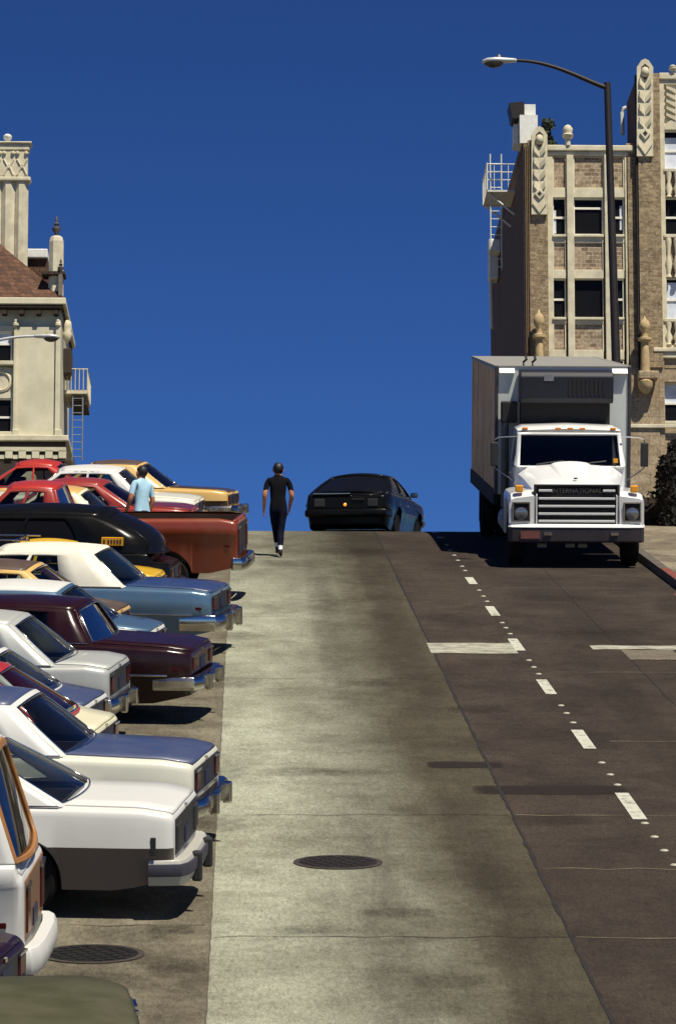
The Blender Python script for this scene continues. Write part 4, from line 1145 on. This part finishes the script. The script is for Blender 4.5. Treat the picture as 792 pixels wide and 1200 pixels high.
# ------------------------------------------------------------------ brick apartment building on the right
DB = 147.0
RB = thing('brick_building', 'tan brick apartment building with cream terracotta bays behind the truck', 'building')
F = Facade(RB, DB)
GZ = zg(DB)-.1
xL, zT = F.xz(613, 166)
xM, _ = F.xz(742, 166)
xR = F.xz(980, 166)[0]
zcor = F.xz(640, 172)[1]
zr_ = F.xz(760, 92)[1]
core = MB()
core.box(xL+.02, xM, DB+.30, DB+20.6, GZ, zcor-.05)
core.box(xM, xR, DB+.30, DB+20.6, GZ, zcor-.3)
core.box(xM+.1, xR, DB+.30, DB+3.4, zcor-.31, zr_-.05)
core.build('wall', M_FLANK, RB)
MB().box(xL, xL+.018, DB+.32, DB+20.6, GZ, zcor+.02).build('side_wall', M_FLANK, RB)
MB().box(xL-.03, xL+.30, DB+.33, DB+20.6, zcor+.021, zcor+.42).build('side_parapet', M_FLANK, RB)
gzpx = 1010                      # rows below the crest, down to the building's own ground
# corner pier with ribs
F.box('pier', M_BRICK, 617.5, 640, 166, 1000, -.25, .30)
F.box('pier', M_BRICK, 613, 617.4, 170, 1000, -.10, .30)
rb = MB()
for x in (614.5, 616.4, 618.6): F.add(rb, x-.5, x+.5, 172, 1000, -.32, -.10)
rb.build('pier_rib', flat('rib_brick', rgb(120, 98, 74), .9), RB)
F.box('pier', M_BRICK, 733, 745, 168, 1000, -.02, .30)
F.box('pier', M_BRICK, 745.2, 771, 88, 432, -.30, .30)
dp = MB(); F.add(dp, 742.6, 744.4, 90, 440, -.26, -.03); dp.build('drainpipe', M_DKMETAL, RB)
def ornament(x0, x1, yt, yb):
    xc = (x0+x1)/2; h = yb-yt; hw_ = (x1-x0)/2
    o = F.prism('terracotta_panel', M_CREAMT, [(x0, yb), (x0, yt+9), (xc-hw_*.45, yt+1), (xc, yt-1), (xc+hw_*.45, yt+1), (x1, yt+9), (x1, yb)], -.42, -.2)
    rec = F.prism('niche_shade', M_DKSHADE, [(xc-hw_*.48, yt+19), (xc-hw_*.48, yt+9), (xc, yt+5), (xc+hw_*.48, yt+9), (xc+hw_*.48, yt+19), (xc, yt+24)], -.425, -.415, o)  # flat dark plate in place of a shaded hollow
    X, Z = F.xz(xc, yt+15)
    MB().lathe([(.002, -.22), (.13, -.16), (.17, 0), (.12, .16), (.002, .22)], (X, DB-.45, Z), 'z', 14).build('carved_knob', M_CREAMT, o, smooth=60)
    lv = MB()
    for k in range(4):
        y = yt+28+k*(h*.135)
        for sx in (-1, 1):
            pts = [(xc+sx*.6, y+7), (xc+sx*hw_*.78, y+1), (xc+sx*hw_*.74, y-6), (xc+sx*.6, y+1)]
            q = [F.xz(*p) for p in pts]
            lv.hexa([(a, DB-.418, c_) for a, c_ in q], [(a*.9+q[0][0]*.1, DB-.53+(0 if i_ in (1, 2) else .09), c_) for i_, (a, c_) in enumerate(q)])
    lv.build('carved_leaves', M_CREAMT, o)
    dg_ = F.prism('carved_diamond', M_CREAMT, [(xc, yt+h*.84), (xc-hw_*.7, yt+h*.77), (xc, yt+h*.70), (xc+hw_*.7, yt+h*.77)], -.50, -.42, o, .03)
    F.prism('diamond_shade', M_DKSHADE, [(xc, yt+h*.80), (xc-hw_*.3, yt+h*.77), (xc, yt+h*.74), (xc+hw_*.3, yt+h*.77)], -.505, -.495, o)  # flat dark plate painting shade inside the diamond
    sh = MB(); 
    for sx in (-1, 1):
        q = [F.xz(xc+sx*hw_*.9, yt+h*.88), F.xz(xc+sx*hw_*.85, yt+h*.86), F.xz(xc, yt+h*.965), F.xz(xc, yt+h*.99)]
        sh.hexa([(a, DB-.418, c_) for a, c_ in q], [(a, DB-.48, c_) for a, c_ in q])
    sh.build('carved_scroll', M_CREAMT, o)
ornament(621.5, 640, 152, 254)
ornament(744.5, 763.5, 73, 186)
# rooftop blocks on the corner
F.box('chimney', M_PEDES, 609, 630, 133, 166, .2, 1.6)
cp = F.box('chimney_block', M_PEDES, 615, 628, 119, 132.5, .4, 1.5)
F.prism('vent_hood', M_DKMETAL, [(601, 136), (597, 118), (614.6, 116.5), (614.6, 136)], .3, 1.6)
F.box('chimney_block', M_PEDES, 603.5, 608.6, 139, 163, .8, 1.8)
# the bay of windows between the piers
F.box('cornice', M_CREAMT, 640.2, 742, 170.5, 177.5, -.14, .28, bevel=.04)
F.box('cornice_fillet', M_CREAMT, 640.2, 735, 178, 182, -.05, .28)
def mull(x0, x1, y0=182.2, y1=1000, f=-.02): F.box('mullion', M_CREAMT, x0, x1, y0, y1, f, .29, bevel=.02)
mull(640.2, 647); mull(663, 671, 182.2, 1000, -.12); mull(707, 715, 182.2, 1000, -.12); mull(731, 735)
cols = ((647.1, 662.9), (671.1, 706.9), (715.1, 730.9))
rows = [(('panel'), 183, 221), ('band', 221, 231), ('win', 231, 275), ('sill', 275, 284), ('panel', 284, 317), ('band', 317, 326), ('win', 326, 372), ('sill', 372, 379), ('panel', 379, 411), ('band', 411, 421),
        ('win', 421, 466), ('sill', 466, 474), ('panel', 474, 505), ('band', 505, 514), ('win', 514, 560), ('sill', 560, 568), ('panel', 568, 600), ('band', 600, 1000)]
for kind, y0, y1 in rows:
    for ci_, (x0, x1) in enumerate(cols):
        if kind == 'panel':
            F.box('brick_panel', M_PBRICK, x0+1.5, x1-1.5, y0+1, y1-1.5, .08, .29)
            fr = MB()
            for a in ((x0, x0+1.5, y0, y1), (x1-1.5, x1, y0, y1), (x0+1.5, x1-1.5, y0, y0+1), (x0+1.5, x1-1.5, y1-1.5, y1)): F.add(fr, *a, .02, .285)
            fr.build('panel_frame', M_CREAMT, RB)
        elif kind == 'band': F.box('spandrel', M_CREAMT, x0, x1, y0, y1, .0, .288)
        elif kind == 'sill':
            F.box('sill', M_CREAMT, x0, x1, y0, y0+3.2, -.10, .288, bevel=.02)
            F.box('spandrel', M_CREAMT, x0, x1, y0+3.3, y1, .0, .288)
        else:
            big = ci_ == 1
            F.window(x0, x1, y0, y1, .22, True, (y0+12 if y0 < 300 else None) if big else (y0+y1)/2+1, None, 1.4 if not big else 2.0 if y0 < 300 else .9)
w = F.box('curtain', M_BLIND, 648.6, 651.5, 245, 272, .205, .215)
w = F.box('curtain', M_BLIND, 726, 729, 240, 268, .205, .215)
# roof things: finial, shrub, pipe
def finial(x, y0, y1, D, r, name='finial', mat=M_CREAMT):
    X = P(x, y1, D).x; Z = P(x, y1, D).z; H = P(x, y0, D).z-Z
    return MB().lathe([(r*.5, 0), (r*.5, H*.3), (r*.95, H*.38), (r*1.1, H*.5), (r*.8, H*.56), (r*.9, H*.68), (r*.95, H*.8), (r*.5, H*.95), (.005, H)], (X, D, Z), 'z', 14).build(name, mat, RB, smooth=50)
finial(665, 146, 170.6, DB-.1, .21)
MB().tube([P(729, 158, DB+2.5), P(728.5, 132, DB+2.5), P(730, 127, DB+2.5), P(733.5, 126, DB+2.5)], .08, 8).build('vent_pipe', M_WMETAL, RB, smooth=50)
F.box('roof_shed', M_DKSHADE, 716, 742, 155, 170, 2.2, 6)
# right hand block
F.box('cornice', M_CREAMT, 771.2, 980, 86, 94, -.14, .28, bevel=.04)
F.box('cornice_fillet', M_CREAMT, 771.2, 980, 94.3, 99, -.05, .28)
finial(788, 76, 86.2, DB-.1, .16)
bays = [(771.2, 777), (809, 821), (853, 866), (898, 980)]
for x0, x1 in bays: F.box('mullion', M_CREAMT, x0, x1, 99.2, 432, -.06, .29)
for x0, x1 in ((777.1, 808.9), (821.1, 852.9), (866.1, 897.9)):
    xc = (x0+x1)/2
    F.box('fan_panel', M_CREAMT, x0, x1, 99.2, 152, .05, .29)
    fl = MB()
    for k in range(5):
        y = 104+8*k
        for sx in (-1, 1):
            q = [F.xz(xc+sx*2, y+6), F.xz(xc+sx*13, y), F.xz(xc+sx*13, y-3), F.xz(xc+sx*2, y+1)]
            fl.hexa([(a, DB+.05, c_) for a, c_ in q], [(a, DB-.08, c_) for a, c_ in q])
    fl.build('fan_carving', M_CREAMT, RB)
    ap = [(x0+1, 152), (x0+1, 149)]+[(xc-(xc-x0-1)*math.cos(PI*k/10), 149-9*math.sin(PI*k/10)) for k in range(1, 10)]+[(x1-1, 149), (x1-1, 152)]
    F.prism('window_arch', M_CREAMT, ap, -.05, .05)
    for (y0, y1, bl) in ((152, 198, (160, 196)), (231, 275, None), (325, 374, (330, 372)), (448, 494, (450, 472))):
        F.window(x0, x1, y0, y1, .22, True, (y0+y1)/2+1, bl, 1.6)
        F.box('sill', M_CREAMT, x0, x1, y1, y1+4, -.12, .288, bevel=.02)
    for (y0, y1) in ((202.2, 231), (279.2, 325), (378.2, 404)):
        F.box('balustrade_panel', M_PBRICK, x0, x1, y0, y1, .08, .29)
        bs = MB()
        for k in range(3):
            xx = x0+6+k*9.5; X, Z = F.xz(xx, y1); H = F.xz(xx, y0)[1]-Z
            bs.lathe([(.12, 0), (.07, H*.1), (.15, H*.35), (.06, H*.6), (.13, H*.9), (.12, H)], (X, DB-.02, Z), 'z', 10)
        bs.build('balusters', M_CREAMT, RB, smooth=50)
    F.box('spandrel', M_CREAMT, x0, x1, 404.2, 409, .0, .288)
    F.box('stone_wall', M_STONE, x0, x1, 432.3, 447.8, -.10, .288)
    F.box('stone_wall', M_STONE, x0, x1, 498.2, 1000, -.10, .288)
F.box('ledge', M_CREAMT, 764, 980, 409.2, 414, -.34, .28, bevel=.03)
F.box('ledge', M_CREAMT, 766, 980, 414.2, 421, -.26, .28, bevel=.03)
for x0, x1 in bays: F.box('stone_pier', M_STONE, x0, x1, 421.2, 1000, -.20, .288)
for x0, x1 in ((777.1, 808.9), (821.1, 852.9), (866.1, 897.9)): F.box('stone_wall', M_STONE, x0, x1, 421.2, 432, -.12, .288)
F.box('stone_pier', M_STONE, 735.2, 771, 432.2, 1000, -.24, .30)
F.box('string_course', M_CREAMT, 735, 980, 494.5+4.2, 503, -.33, -.242, bevel=.02)
# pinnacles standing on corbels before the piers
def pinnacle(x, yt, yb, D=DB-.62, s_=1.0):
    X = P(x, yb, D).x; Zb = P(x, yb, D).z; H = P(x, yt, D).z-Zb
    return MB().lathe([(.02, 0), (.22*s_, H*.03), (.36*s_, H*.10), (.38*s_, H*.16), (.22*s_, H*.19), (.24*s_, H*.24), (.20*s_, H*.55), (.17*s_, H*.66), (.34*s_, H*.685), (.34*s_, H*.715), (.16*s_, H*.73),
                       (.14*s_, H*.79), (.25*s_, H*.83), (.27*s_, H*.88), (.2*s_, H*.93), (.07*s_, H*.96), (.01, H)], (X, D, Zb), 'z', 12).build('pinnacle', flat('weathered_terracotta', rgb(186, 162, 118), .8, 0, .3, 6), RB, smooth=40)
pinnacle(632, 362, 470, s_=.8); pinnacle(756, 370, 462, s_=.8)
MB().box(P(745, 440, DB).x, P(768, 440, DB).x, DB-.86, DB-.302, P(750, 449, DB).z, P(750, 439, DB).z).build('corbel', M_STONE, RB, bevel=.05)
# fire escape on the side towards the street
fe = MB(); D1, D2 = DB+4.6, DB+7.2
zp = P(590, 233, DB+6).z
xo = xL-1.15
fp = MB().box(xo, xL-.01, D1, D2, zp-.05, zp+.02).build('fire_escape', M_WMETAL, RB)
rl = MB()
for dy in (D1, (D1+D2)/2, D2):
    rl.tube([(xo, dy, zp+.021), (xo, dy, zp+1.15)], .035, 6); rl.tube([(xo, dy, zp+1.1), (xL-.02, dy, zp+1.1)], .022, 6)
for k in range(6): rl.tube([(xo, lerp(D1, D2, k/5), zp+.022), (xo, lerp(D1, D2, k/5), zp+1.05)], .018, 5)
for k in range(4): rl.tube([(lerp(xo, xL, k/4), D1, zp+.022), (lerp(xo, xL, k/4), D1, zp+1.05)], .018, 5)
for z in (zp+1.1,): rl.tube([(xo, D1, z), (xo, D2, z)], .035, 6)
rl.build('railing', M_WMETAL, fp)
ld = MB()
for x in (xo+.15, xo+.60): ld.tube([(x, D1+.3, zp-3.2), (x, D1+.3, zp+1.6)], .03, 6)
for k in range(14): ld.tube([(xo+.15, D1+.3, zp-3.1+.33*k), (xo+.60, D1+.3, zp-3.1+.33*k)], .02, 5)
ld.build('ladder', M_WMETAL, fp)
br = MB()
for dy in (D1+.2, D2-.3): MB().tube([(xo+.1, dy, zp-.1), (xL-.03, dy, zp-.95)], .045, 6).build('bracket', M_WMETAL, fp)
zq = P(580, 305, DB+15).z
for k, (y0, y1, dd) in enumerate(((285, 300, 14), (300, 332, 15.5))):
    z1, z0 = P(580, y0, DB+dd).z, P(580, y1, DB+dd).z
    MB().box(xL-.55+.1*k, xL-.02, DB+dd-.9, DB+dd, z0, z1).build('wall_bracket', M_PEDES, RB, bevel=.08)
MB().tube([P(576, 385, DB+15), P(574.5, 322, DB+15)], .09, 8).build('side_pipe', M_WMETAL, RB)

# shrub on the roof behind the corner
M_LEAFD = flat('dark_foliage', rgb(46, 54, 36), .8, 0, .45, 5)
def leaf_cloud(name, pts, size, mat, parent=None):
    mb = MB()
    for p in pts:
        a, b_, c_ = random.uniform(0, 2*PI), random.uniform(-1, 1), random.uniform(0, 2*PI)
        n1 = Vector((math.cos(a), math.sin(a), b_)).normalized(); u = n1.orthogonal().normalized(); w = n1.cross(u)
        u, w = (u*math.cos(c_)+w*math.sin(c_)), (w*math.cos(c_)-u*math.sin(c_))
        s_ = size*random.uniform(.6, 1.4); p = Vector(p)
        mb.v += [tuple(p-u*s_), tuple(p+w*s_*.45), tuple(p+u*s_), tuple(p-w*s_*.45)]
        i_ = len(mb.v); mb.f.append((i_-4, i_-3, i_-2, i_-1))
    me = bpy.data.meshes.new(name); me.from_pydata(mb.v, [], mb.f); me.materials.append(mat)
    o = bpy.data.objects.new(name, me); COL.objects.link(o)
    if parent: o.parent = parent
    return o
c0 = P(639, 176, DB+2.2); hz = P(639, 141, DB+2.2).z-c0.z
rt = thing('rooftop_shrub', 'dark spiky shrub on the roof behind the corner ornament', 'shrub')
pts = []
for _ in range(900):
    t = random.random(); r = .42*(1-t*.6)*random.random()**.5; a = random.uniform(0, 2*PI)
    pts.append((c0.x+r*math.cos(a)+.12*math.sin(t*9), c0.y+r*math.sin(a), c0.z+hz*t))
leaf_cloud('foliage', pts, .12, M_LEAFD, rt)
MB().tube([c0-Vector((0, 0, .3)), c0+Vector((0, 0, hz*.6))], .05, 6).build('stem', M_DKSHADE, rt)

# ------------------------------------------------------------------ cream building on the left
DL = 165.0
LB = thing('cream_building', 'cream stucco building with brown tiled roof and tall clustered chimney at left', 'building')
G = Facade(LB, DL)
xl, _ = G.xz(-160, 400); xr, zE = G.xz(72, 358)
GZL = zg(DL)-.1
MB().box(xl, xr, DL+.3, DL+8.5, GZL, zE).build('wall', M_CREAMS, LB)
G.box('corner_panel', M_CREAMS, 20, 69, 383, 512, .02, .30)
for x0, x1 in ((17, 20.5), (66, 71.8)): G.box('pilaster', M_CREAMS, x0, x1, 376, 512, -.10, .30, bevel=.03)
for x in (19, 68.5):
    X, Z = G.xz(x, 382); MB().lathe([(.14, 0), (.14, .1), (.06, .14), (.09, .25), (.01, .36)], (X, DL-.06, Z), 'z', 10).build('pilaster_finial', M_CREAMS, LB, smooth=50)
for x in (19, 68.5): G.box('pilaster_base', M_CREAMS, x-4, x+4 if x < 30 else 73, 504, 511, -.18, .29, bevel=.03)
# eave and soffit
xe, zEv = G.xz(78, 351)
zEb = G.xz(78, 359)[1]
MB().box(xl, xe, DL-.42, DL+9.2, zEb, zEv).build('eave', M_CREAMS, LB, bevel=.04)
MB().box(xl, xe-.12, DL-.36, DL+9.0, zEb-.12, zEb-.002).build('soffit', M_DKSHADE, LB)  # dark colour carries the deep shade under the eave
bk_ = MB()
for k in range(8):
    X = G.xz(66-20*k, 360)[0]; bk_.box(X-.10, X+.10, DL-.30, DL+.29, zEb-.4, zEb-.13)
    bk_.build('eave_bracket', M_DKSHADE, LB); bk_ = MB()
# windows and medallion
for y0, y1, sp in ((388, 423, 402), (466, 506, 488)):
    for x0, x1 in ((-14, 14.5), (-56, -27)):
        G.window(x0, x1, y0, y1, .27, True, sp, (y0+1.5, sp-1.5) if y0 < 400 else None, 1.5)
        G.box('sill', M_CREAMT, x0-1, x1+1.8, y1, y1+5, -.12, .30, bevel=.03)
        G.box('lintel', M_CREAMS, x0-1, x1+1.8, y0-7, y0-.2, .12, .30)
for x in (0, -41):
    G.box('medallion_panel', M_CREAMT, x-15, x+15.5, 430, 462, .15, .30)
    X, Z = G.xz(x+1, 446)
    MB().lathe([(.50, 0), (.50, .07), (.40, .10), (.36, .03), (.002, .03)], (X, DL+.15, Z), 'y', 24).build('medallion', M_CREAMT, LB, smooth=30)
# ledge, dentil band, dark ground storey
G.box('ledge', M_CREAMT, -160, 81, 510, 517, -.28, 8.0, bevel=.04)
G.box('ledge', M_DKSHADE, -160, 77, 517.2, 524, -.14, .29)
G.box('dentil_band', M_CREAMS, -160, 78, 524.2, 529, -.26, .29)
db = MB()
for k in range(10):
    x = 78-15.6*k; G.add(db, x-8.5, x, 529.2, 538, -.26, .28)
    db.build('dentil', M_CREAMS, LB); db = MB()
dd_ = MB()
for k in range(10):
    x = 69.2-15.6*k; G.add(dd_, x-6.5, x-.3, 533.6, 538.5, -.18, .28)
    dd_.build('dentil_corbel', M_CREAMS, LB); dd_ = MB()
G.box('base_storey', M_DKSHADE, -160, 84, 540, 1000, -.15, .295)
G.prism('crenellated_parapet', M_CREAMT, [(15, 572), (15, 556), (18, 553), (24, 553), (25, 559), (31, 559), (32, 554), (38, 553), (40, 559), (44, 562), (44, 572)], -1.1, -.6)
# tiled hip roof
ex, ey = xe-.05, DL-.38
ez = zEv+.01
tx_, ty_ = ex-5.0, ey+5.0
pxh = 289+tx_*FPX/ty_
tz = P(pxh, 358-(78-pxh)*.835, ty_).z
rfm = MB()
i0 = [(xl, ey, ez), (ex, ey, ez), (tx_, ty_, tz), (xl, ty_, tz), (ex, ey+10, ez), (xl, ey+10, ez)]
rfm.v = i0; rfm.f = [(0, 1, 2, 3), (1, 4, 2), (4, 5, 3, 2), (0, 5, 4, 1), (0, 3, 5)]
rfm.build('roof', M_ROOFT, LB)
# rear wing with white coping
MB().box(P(30, 310, DL+6).x, P(57, 310, DL+6).x, DL+5.2, DL+9, P(30, 360, DL+6).z, P(30, 308, DL+6).z).build('rear_wing', M_ROOFT, LB)
MB().box(P(29, 310, DL+6).x, P(57.5, 310, DL+6).x, DL+5.0, DL+9.1, P(30, 307.8, DL+6).z, P(30, 297, DL+6).z).build('coping', M_PEDES, LB, bevel=.05)
# clustered chimney
Dc = DL+4.0
cx0, cx1 = P(-14, 300, Dc).x, P(33, 300, Dc).x
zb_, z_cap0, z_cap1, z_top = P(0, 345, Dc).z, P(0, 214, Dc).z, P(0, 178, Dc).z, P(0, 168, Dc).z
chm = MB(); nsh = 3; wd = (cx1-cx0)/nsh
for k in range(nsh):
    xc = cx0+wd*(k+.5); r = wd*.5
    chm.loft([[(xc+r*1.04*math.cos(2*PI*(q+.5)/8), Dc+r*1.04*math.sin(2*PI*(q+.5)/8), z) for q in range(8)] for z in (zb_, z_cap0)])
ch_ = chm.build('chimney', M_CREAMT, LB)
cpm = MB()
cpm.box(cx0-.10, cx1+.10, Dc-wd*.62, Dc+wd*.62, z_cap0+.002, z_cap0+.20)
cpm.box(cx0+.05, cx1-.05, Dc-wd*.48, Dc+wd*.48, z_cap0+.202, z_cap1-.002)
cpm.box(cx0-.12, cx1+.14, Dc-wd*.72, Dc+wd*.72, z_cap1+.3, z_top)
cpm.box(cx0-.04, cx1+.04, Dc-wd*.56, Dc+wd*.56, z_cap1, z_cap1+.298)
cpm.build('chimney_cap', M_CREAMT, ch_, bevel=.05)
rs_ = MB()
for k in range(nsh):
    for q in (-.33, .33):
        X = cx0+wd*(k+.5+q); rs_.lathe([(.002, -.09), (.09, -.06), (.10, 0), (.002, .09)], (X, Dc-wd*.52, z_cap1-.12), 'z', 10)
    xc = cx0+wd*(k+.5)
    for sx in (-1, 1): rs_.tube([(xc+sx*wd*.36, Dc-wd*.50, z_cap0+.28), (xc, Dc-wd*.50, z_cap0+.78)], .05, 6); rs_.tube([(xc+sx*wd*.36, Dc-wd*.50, z_cap0+1.0), (xc, Dc-wd*.50, z_cap0+.6)], .05, 6)
rs_.build('chimney_carving', M_CREAMT, ch_, smooth=50)
X = P(9.5, 160, Dc).x
MB().lathe([(.10, 0), (.08, .10), (.18, .2), (.20, .33), (.10, .42), (.002, .44)], (X, Dc, z_top), 'z', 12).build('chimney_pot', M_PEDES, ch_, smooth=50)
# corner turret with finials
Dt = DL+.3
t0, t1 = P(57.5, 300, Dt).x, P(75.5, 300, Dt).x
tc_ = (t0+t1)/2; tw = (t1-t0)/2
zt0, zt1 = P(60, 352, Dt).z, P(60, 281, Dt).z
tm = MB(); tm.loft([[(tc_+tw*1.05*s_*math.cos(2*PI*(q+.5)/8), Dt+tw*1.05*s_*math.sin(2*PI*(q+.5)/8), z) for q in range(8)] for z, s_ in ((zt0, 1), (zt1-.1, .94), (zt1+.08, .80), (zt1+.16, .5))])
tu = tm.build('turret', M_CREAMT, LB)
MB().box(P(50, 322, Dt).x, P(77.5, 322, Dt).x, Dt-tw*1.6, Dt+tw*1.4, P(50, 325, Dt).z, P(50, 320.5, Dt).z).build('turret_ledge', M_DKSHADE, tu, bevel=.03)
def dark_finial(x, y0, y1, D, r):
    X = P(x, y1, D).x; Z = P(x, y1, D).z; H = P(x, y0, D).z-Z
    MB().lathe([(r*.45, -.05), (r*.35, H*.15), (r, H*.35), (r*.9, H*.45), (r*.4, H*.5), (r*.65, H*.62), (r*.25, H*.7), (r*.35, H*.85), (.005, H)], (X, D, Z), 'z', 12).build('finial', flat('grey_lead', rgb(92, 86, 82), .6, .2), LB, smooth=50)
dark_finial(66.5, 253, 278, Dt, .20); dark_finial(71.5, 303, 321, Dt-.5, .14)
MB().box(P(70, 322, Dt).x, P(74.5, 322, Dt).x, Dt-.65, Dt-.35, P(70, 350, Dt).z, P(70, 325.5, Dt).z).build('turret_shaft', flat('grey_shaft', rgb(120, 110, 98), .8), tu)
# street side: brackets and fire escape
zb1 = P(80, 395, DL+2).z
MB().lathe([(.02, -.45), (.14, -.3), (.22, .0), (.16, .12), (.20, .3), (.16, .55), (.05, .62)], (xr+.20, DL+1.8, zb1+.1), 'z', 12).build('carved_bracket', M_CREAMT, LB, smooth=50)
MB().box(xr, xr+.35, DL+2.6, DL+4.2, P(80, 440, DL+3).z, P(80, 410, DL+3).z).build('side_oriel', M_DKSHADE, LB, bevel=.05)
zf = P(85, 466, DL+5).z; xf = xr+1.05
f2 = MB().box(xr+.01, xf, DL+3.2, DL+6.6, zf-.16, zf).build('fire_escape', M_CREAMT, LB)
rl = MB()
for k in range(8): rl.tube([(xf, lerp(DL+3.2, DL+6.6, k/7), zf+.002), (xf, lerp(DL+3.2, DL+6.6, k/7), zf+.95)], .022, 5)
for k in range(6): rl.tube([(lerp(xr+.15, xf, k/5), DL+3.2, zf+.002), (lerp(xr+.15, xf, k/5), DL+3.2, zf+.95)], .022, 5)
rl.tube([(xr+.1, DL+3.2, zf+.95), (xf, DL+3.2, zf+.95), (xf, DL+6.6, zf+.95)], .03, 5)
rl.build('railing', M_CREAMT, f2)
ld = MB()
for x in (xr+.40, xr+.85): ld.tube([(x, DL+3.3, zf-3.2), (x, DL+3.3, zf-.17)], .035, 6)
for k in range(9): ld.tube([(xr+.40, DL+3.3, zf-3.0+.33*k), (xr+.85, DL+3.3, zf-3.0+.33*k)], .018, 5)
ld.build('ladder', flat('grey_ladder', rgb(120, 128, 140), .6), f2)
MB().box(xr+.3, xf, DL+3.4, DL+6.0, zf-.62, zf-.48).build('lower_landing', M_DKSHADE, f2)

# ------------------------------------------------------------------ street lamps
M_POLE = flat('dark_pole_paint', rgb(38, 30, 28), .6, .2, .25)
M_HEAD = flat('pale_lamp_housing', rgb(196, 198, 196), .4, .2, .12)
M_BOWL = flat('smoked_lamp_bowl', rgb(70, 66, 62), .2, 0, .2)
def street_lamp(label, X, Y, top_z, sx, reach, tilt, k=1.0, head=1.0, polem=None):
    z0 = zg(Y)+.15
    t = thing('street_lamp', label, 'street lamp', None, Matrix.Translation((X, Y, z0)))
    H = top_z-z0
    MB().tube([(0, 0, 0), (-tilt*.5, 0, H*.5), (-tilt, 0, H)], [.115*k, .095*k, .075*k], 14).build('pole', M_POLE, t, smooth=40)
    MB().lathe([(.24, 0), (.24, .06), (.16, .12), (.15, .5), (.12, .56)], (0, 0, 0), 'z', 16).build('pole_base', M_POLE, t, smooth=40)
    pts = []
    for q in range(13):
        u = q/12
        pts.append((-tilt+sx*reach*u, 0, H-.12*k+.62*k*math.sin(u*PI/2)**1.15))
    MB().tube(pts, [lerp(.055, .034, q/12)*k for q in range(13)], 10).build('arm', polem or M_POLE, t, smooth=40)
    e = Vector(pts[-1]); L_ = .78*head
    hd = MB(); rg = []
    for u, w, h, dz in ((0, .035, .035, 0), (.06, .075, .05, .0), (.35, .10, .065, .0), (.6, .15, .075, -.005), (.85, .13, .065, -.015), (.97, .07, .04, -.03), (1, .02, .015, -.04)):
        rg.append([(e.x+sx*L_*u, w*head*math.cos(2*PI*q/14), e.z+dz+h*head*math.sin(2*PI*q/14)) for q in range(14)])
    h_ = hd.loft(rg).build('luminaire', M_HEAD, t, smooth=45)
    bw = MB(); rg = []
    for v in range(6):
        th = v/5*PI/2
        rg.append([(e.x+sx*L_*(.66+.30*math.cos(th)*math.cos(2*PI*q/16)), .125*head*math.cos(th)*math.sin(2*PI*q/16), e.z-.03*head-.145*head*math.sin(th)) for q in range(16)])
    bw.loft(rg).build('lamp_bowl', M_BOWL, h_, smooth=60)
    MB().lathe([(.03, 0), (.03, .06), (.01, .075)], (e.x+sx*L_*.5, 0, e.z+.06*head), 'z', 10).build('photocell', flat('photocell_yellow', rgb(190, 175, 120), .5), h_)
    return t
DR = 83.0
pt, pb = P(711, 97, DR), P(727.5, 600, DR)
street_lamp('tall dark street lamp with curved arm rising behind the truck', pb.x, DR, pt.z, -1, 2.02, pb.x-pt.x, 1.0, 1.0)
D2_ = 103.0
pe = P(40, 394, D2_)
street_lamp('street lamp with pale arm reaching in before the cream building', pe.x-2.6, D2_, pe.z-.50, 1, 2.6, 0, 1.0, .92, M_HEAD)

# ------------------------------------------------------------------ dark leafy masses beside the right sidewalk
M_BLKLEAF = flat('near_black_foliage', rgb(19, 19, 15), .85, 0, .5, 4)
hx0, hx1 = XK+.75, 10.6
hg = thing('leafage', 'low near-black leafy mass along the right sidewalk behind the truck', 'leafage')  # leaf mass built for a dark silhouette of unsettled kind
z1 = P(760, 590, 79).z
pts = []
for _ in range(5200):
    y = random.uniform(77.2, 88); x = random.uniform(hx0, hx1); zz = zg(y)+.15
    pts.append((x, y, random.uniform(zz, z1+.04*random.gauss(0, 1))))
leaf_cloud('foliage', pts, .085, M_BLKLEAF, hg)
cr = MB().box(hx0+.12, hx1-.12, 77.5, 87.7, zg(77.5)+.1, z1-.12).build('branches', M_DKSHADE, hg)
sh = thing('tall_leafage', 'tall near-black leafy mass with a round top at the right edge', 'shrub')  # leaf cloud follows the outline of an unidentified dark silhouette
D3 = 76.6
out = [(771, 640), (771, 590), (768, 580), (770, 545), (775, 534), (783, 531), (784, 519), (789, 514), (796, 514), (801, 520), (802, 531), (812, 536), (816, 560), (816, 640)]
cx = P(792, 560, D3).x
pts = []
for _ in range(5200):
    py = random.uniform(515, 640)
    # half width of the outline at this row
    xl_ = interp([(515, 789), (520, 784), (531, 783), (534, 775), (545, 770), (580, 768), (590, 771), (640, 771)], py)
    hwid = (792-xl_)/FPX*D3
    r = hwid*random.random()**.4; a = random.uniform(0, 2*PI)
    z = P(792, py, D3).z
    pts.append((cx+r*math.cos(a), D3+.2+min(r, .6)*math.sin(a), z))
leaf_cloud('foliage', pts, .06, M_BLKLEAF, sh)
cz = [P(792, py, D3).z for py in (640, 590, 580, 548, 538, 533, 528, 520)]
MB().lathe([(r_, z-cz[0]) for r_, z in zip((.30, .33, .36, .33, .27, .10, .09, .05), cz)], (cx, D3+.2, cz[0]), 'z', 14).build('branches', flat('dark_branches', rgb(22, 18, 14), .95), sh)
MB().tube([(cx, D3+.2, zg(D3)+.1), (cx, D3+.2, zg(D3)+1.6)], [.12, .07], 8).build('trunk', M_DKSHADE, sh)
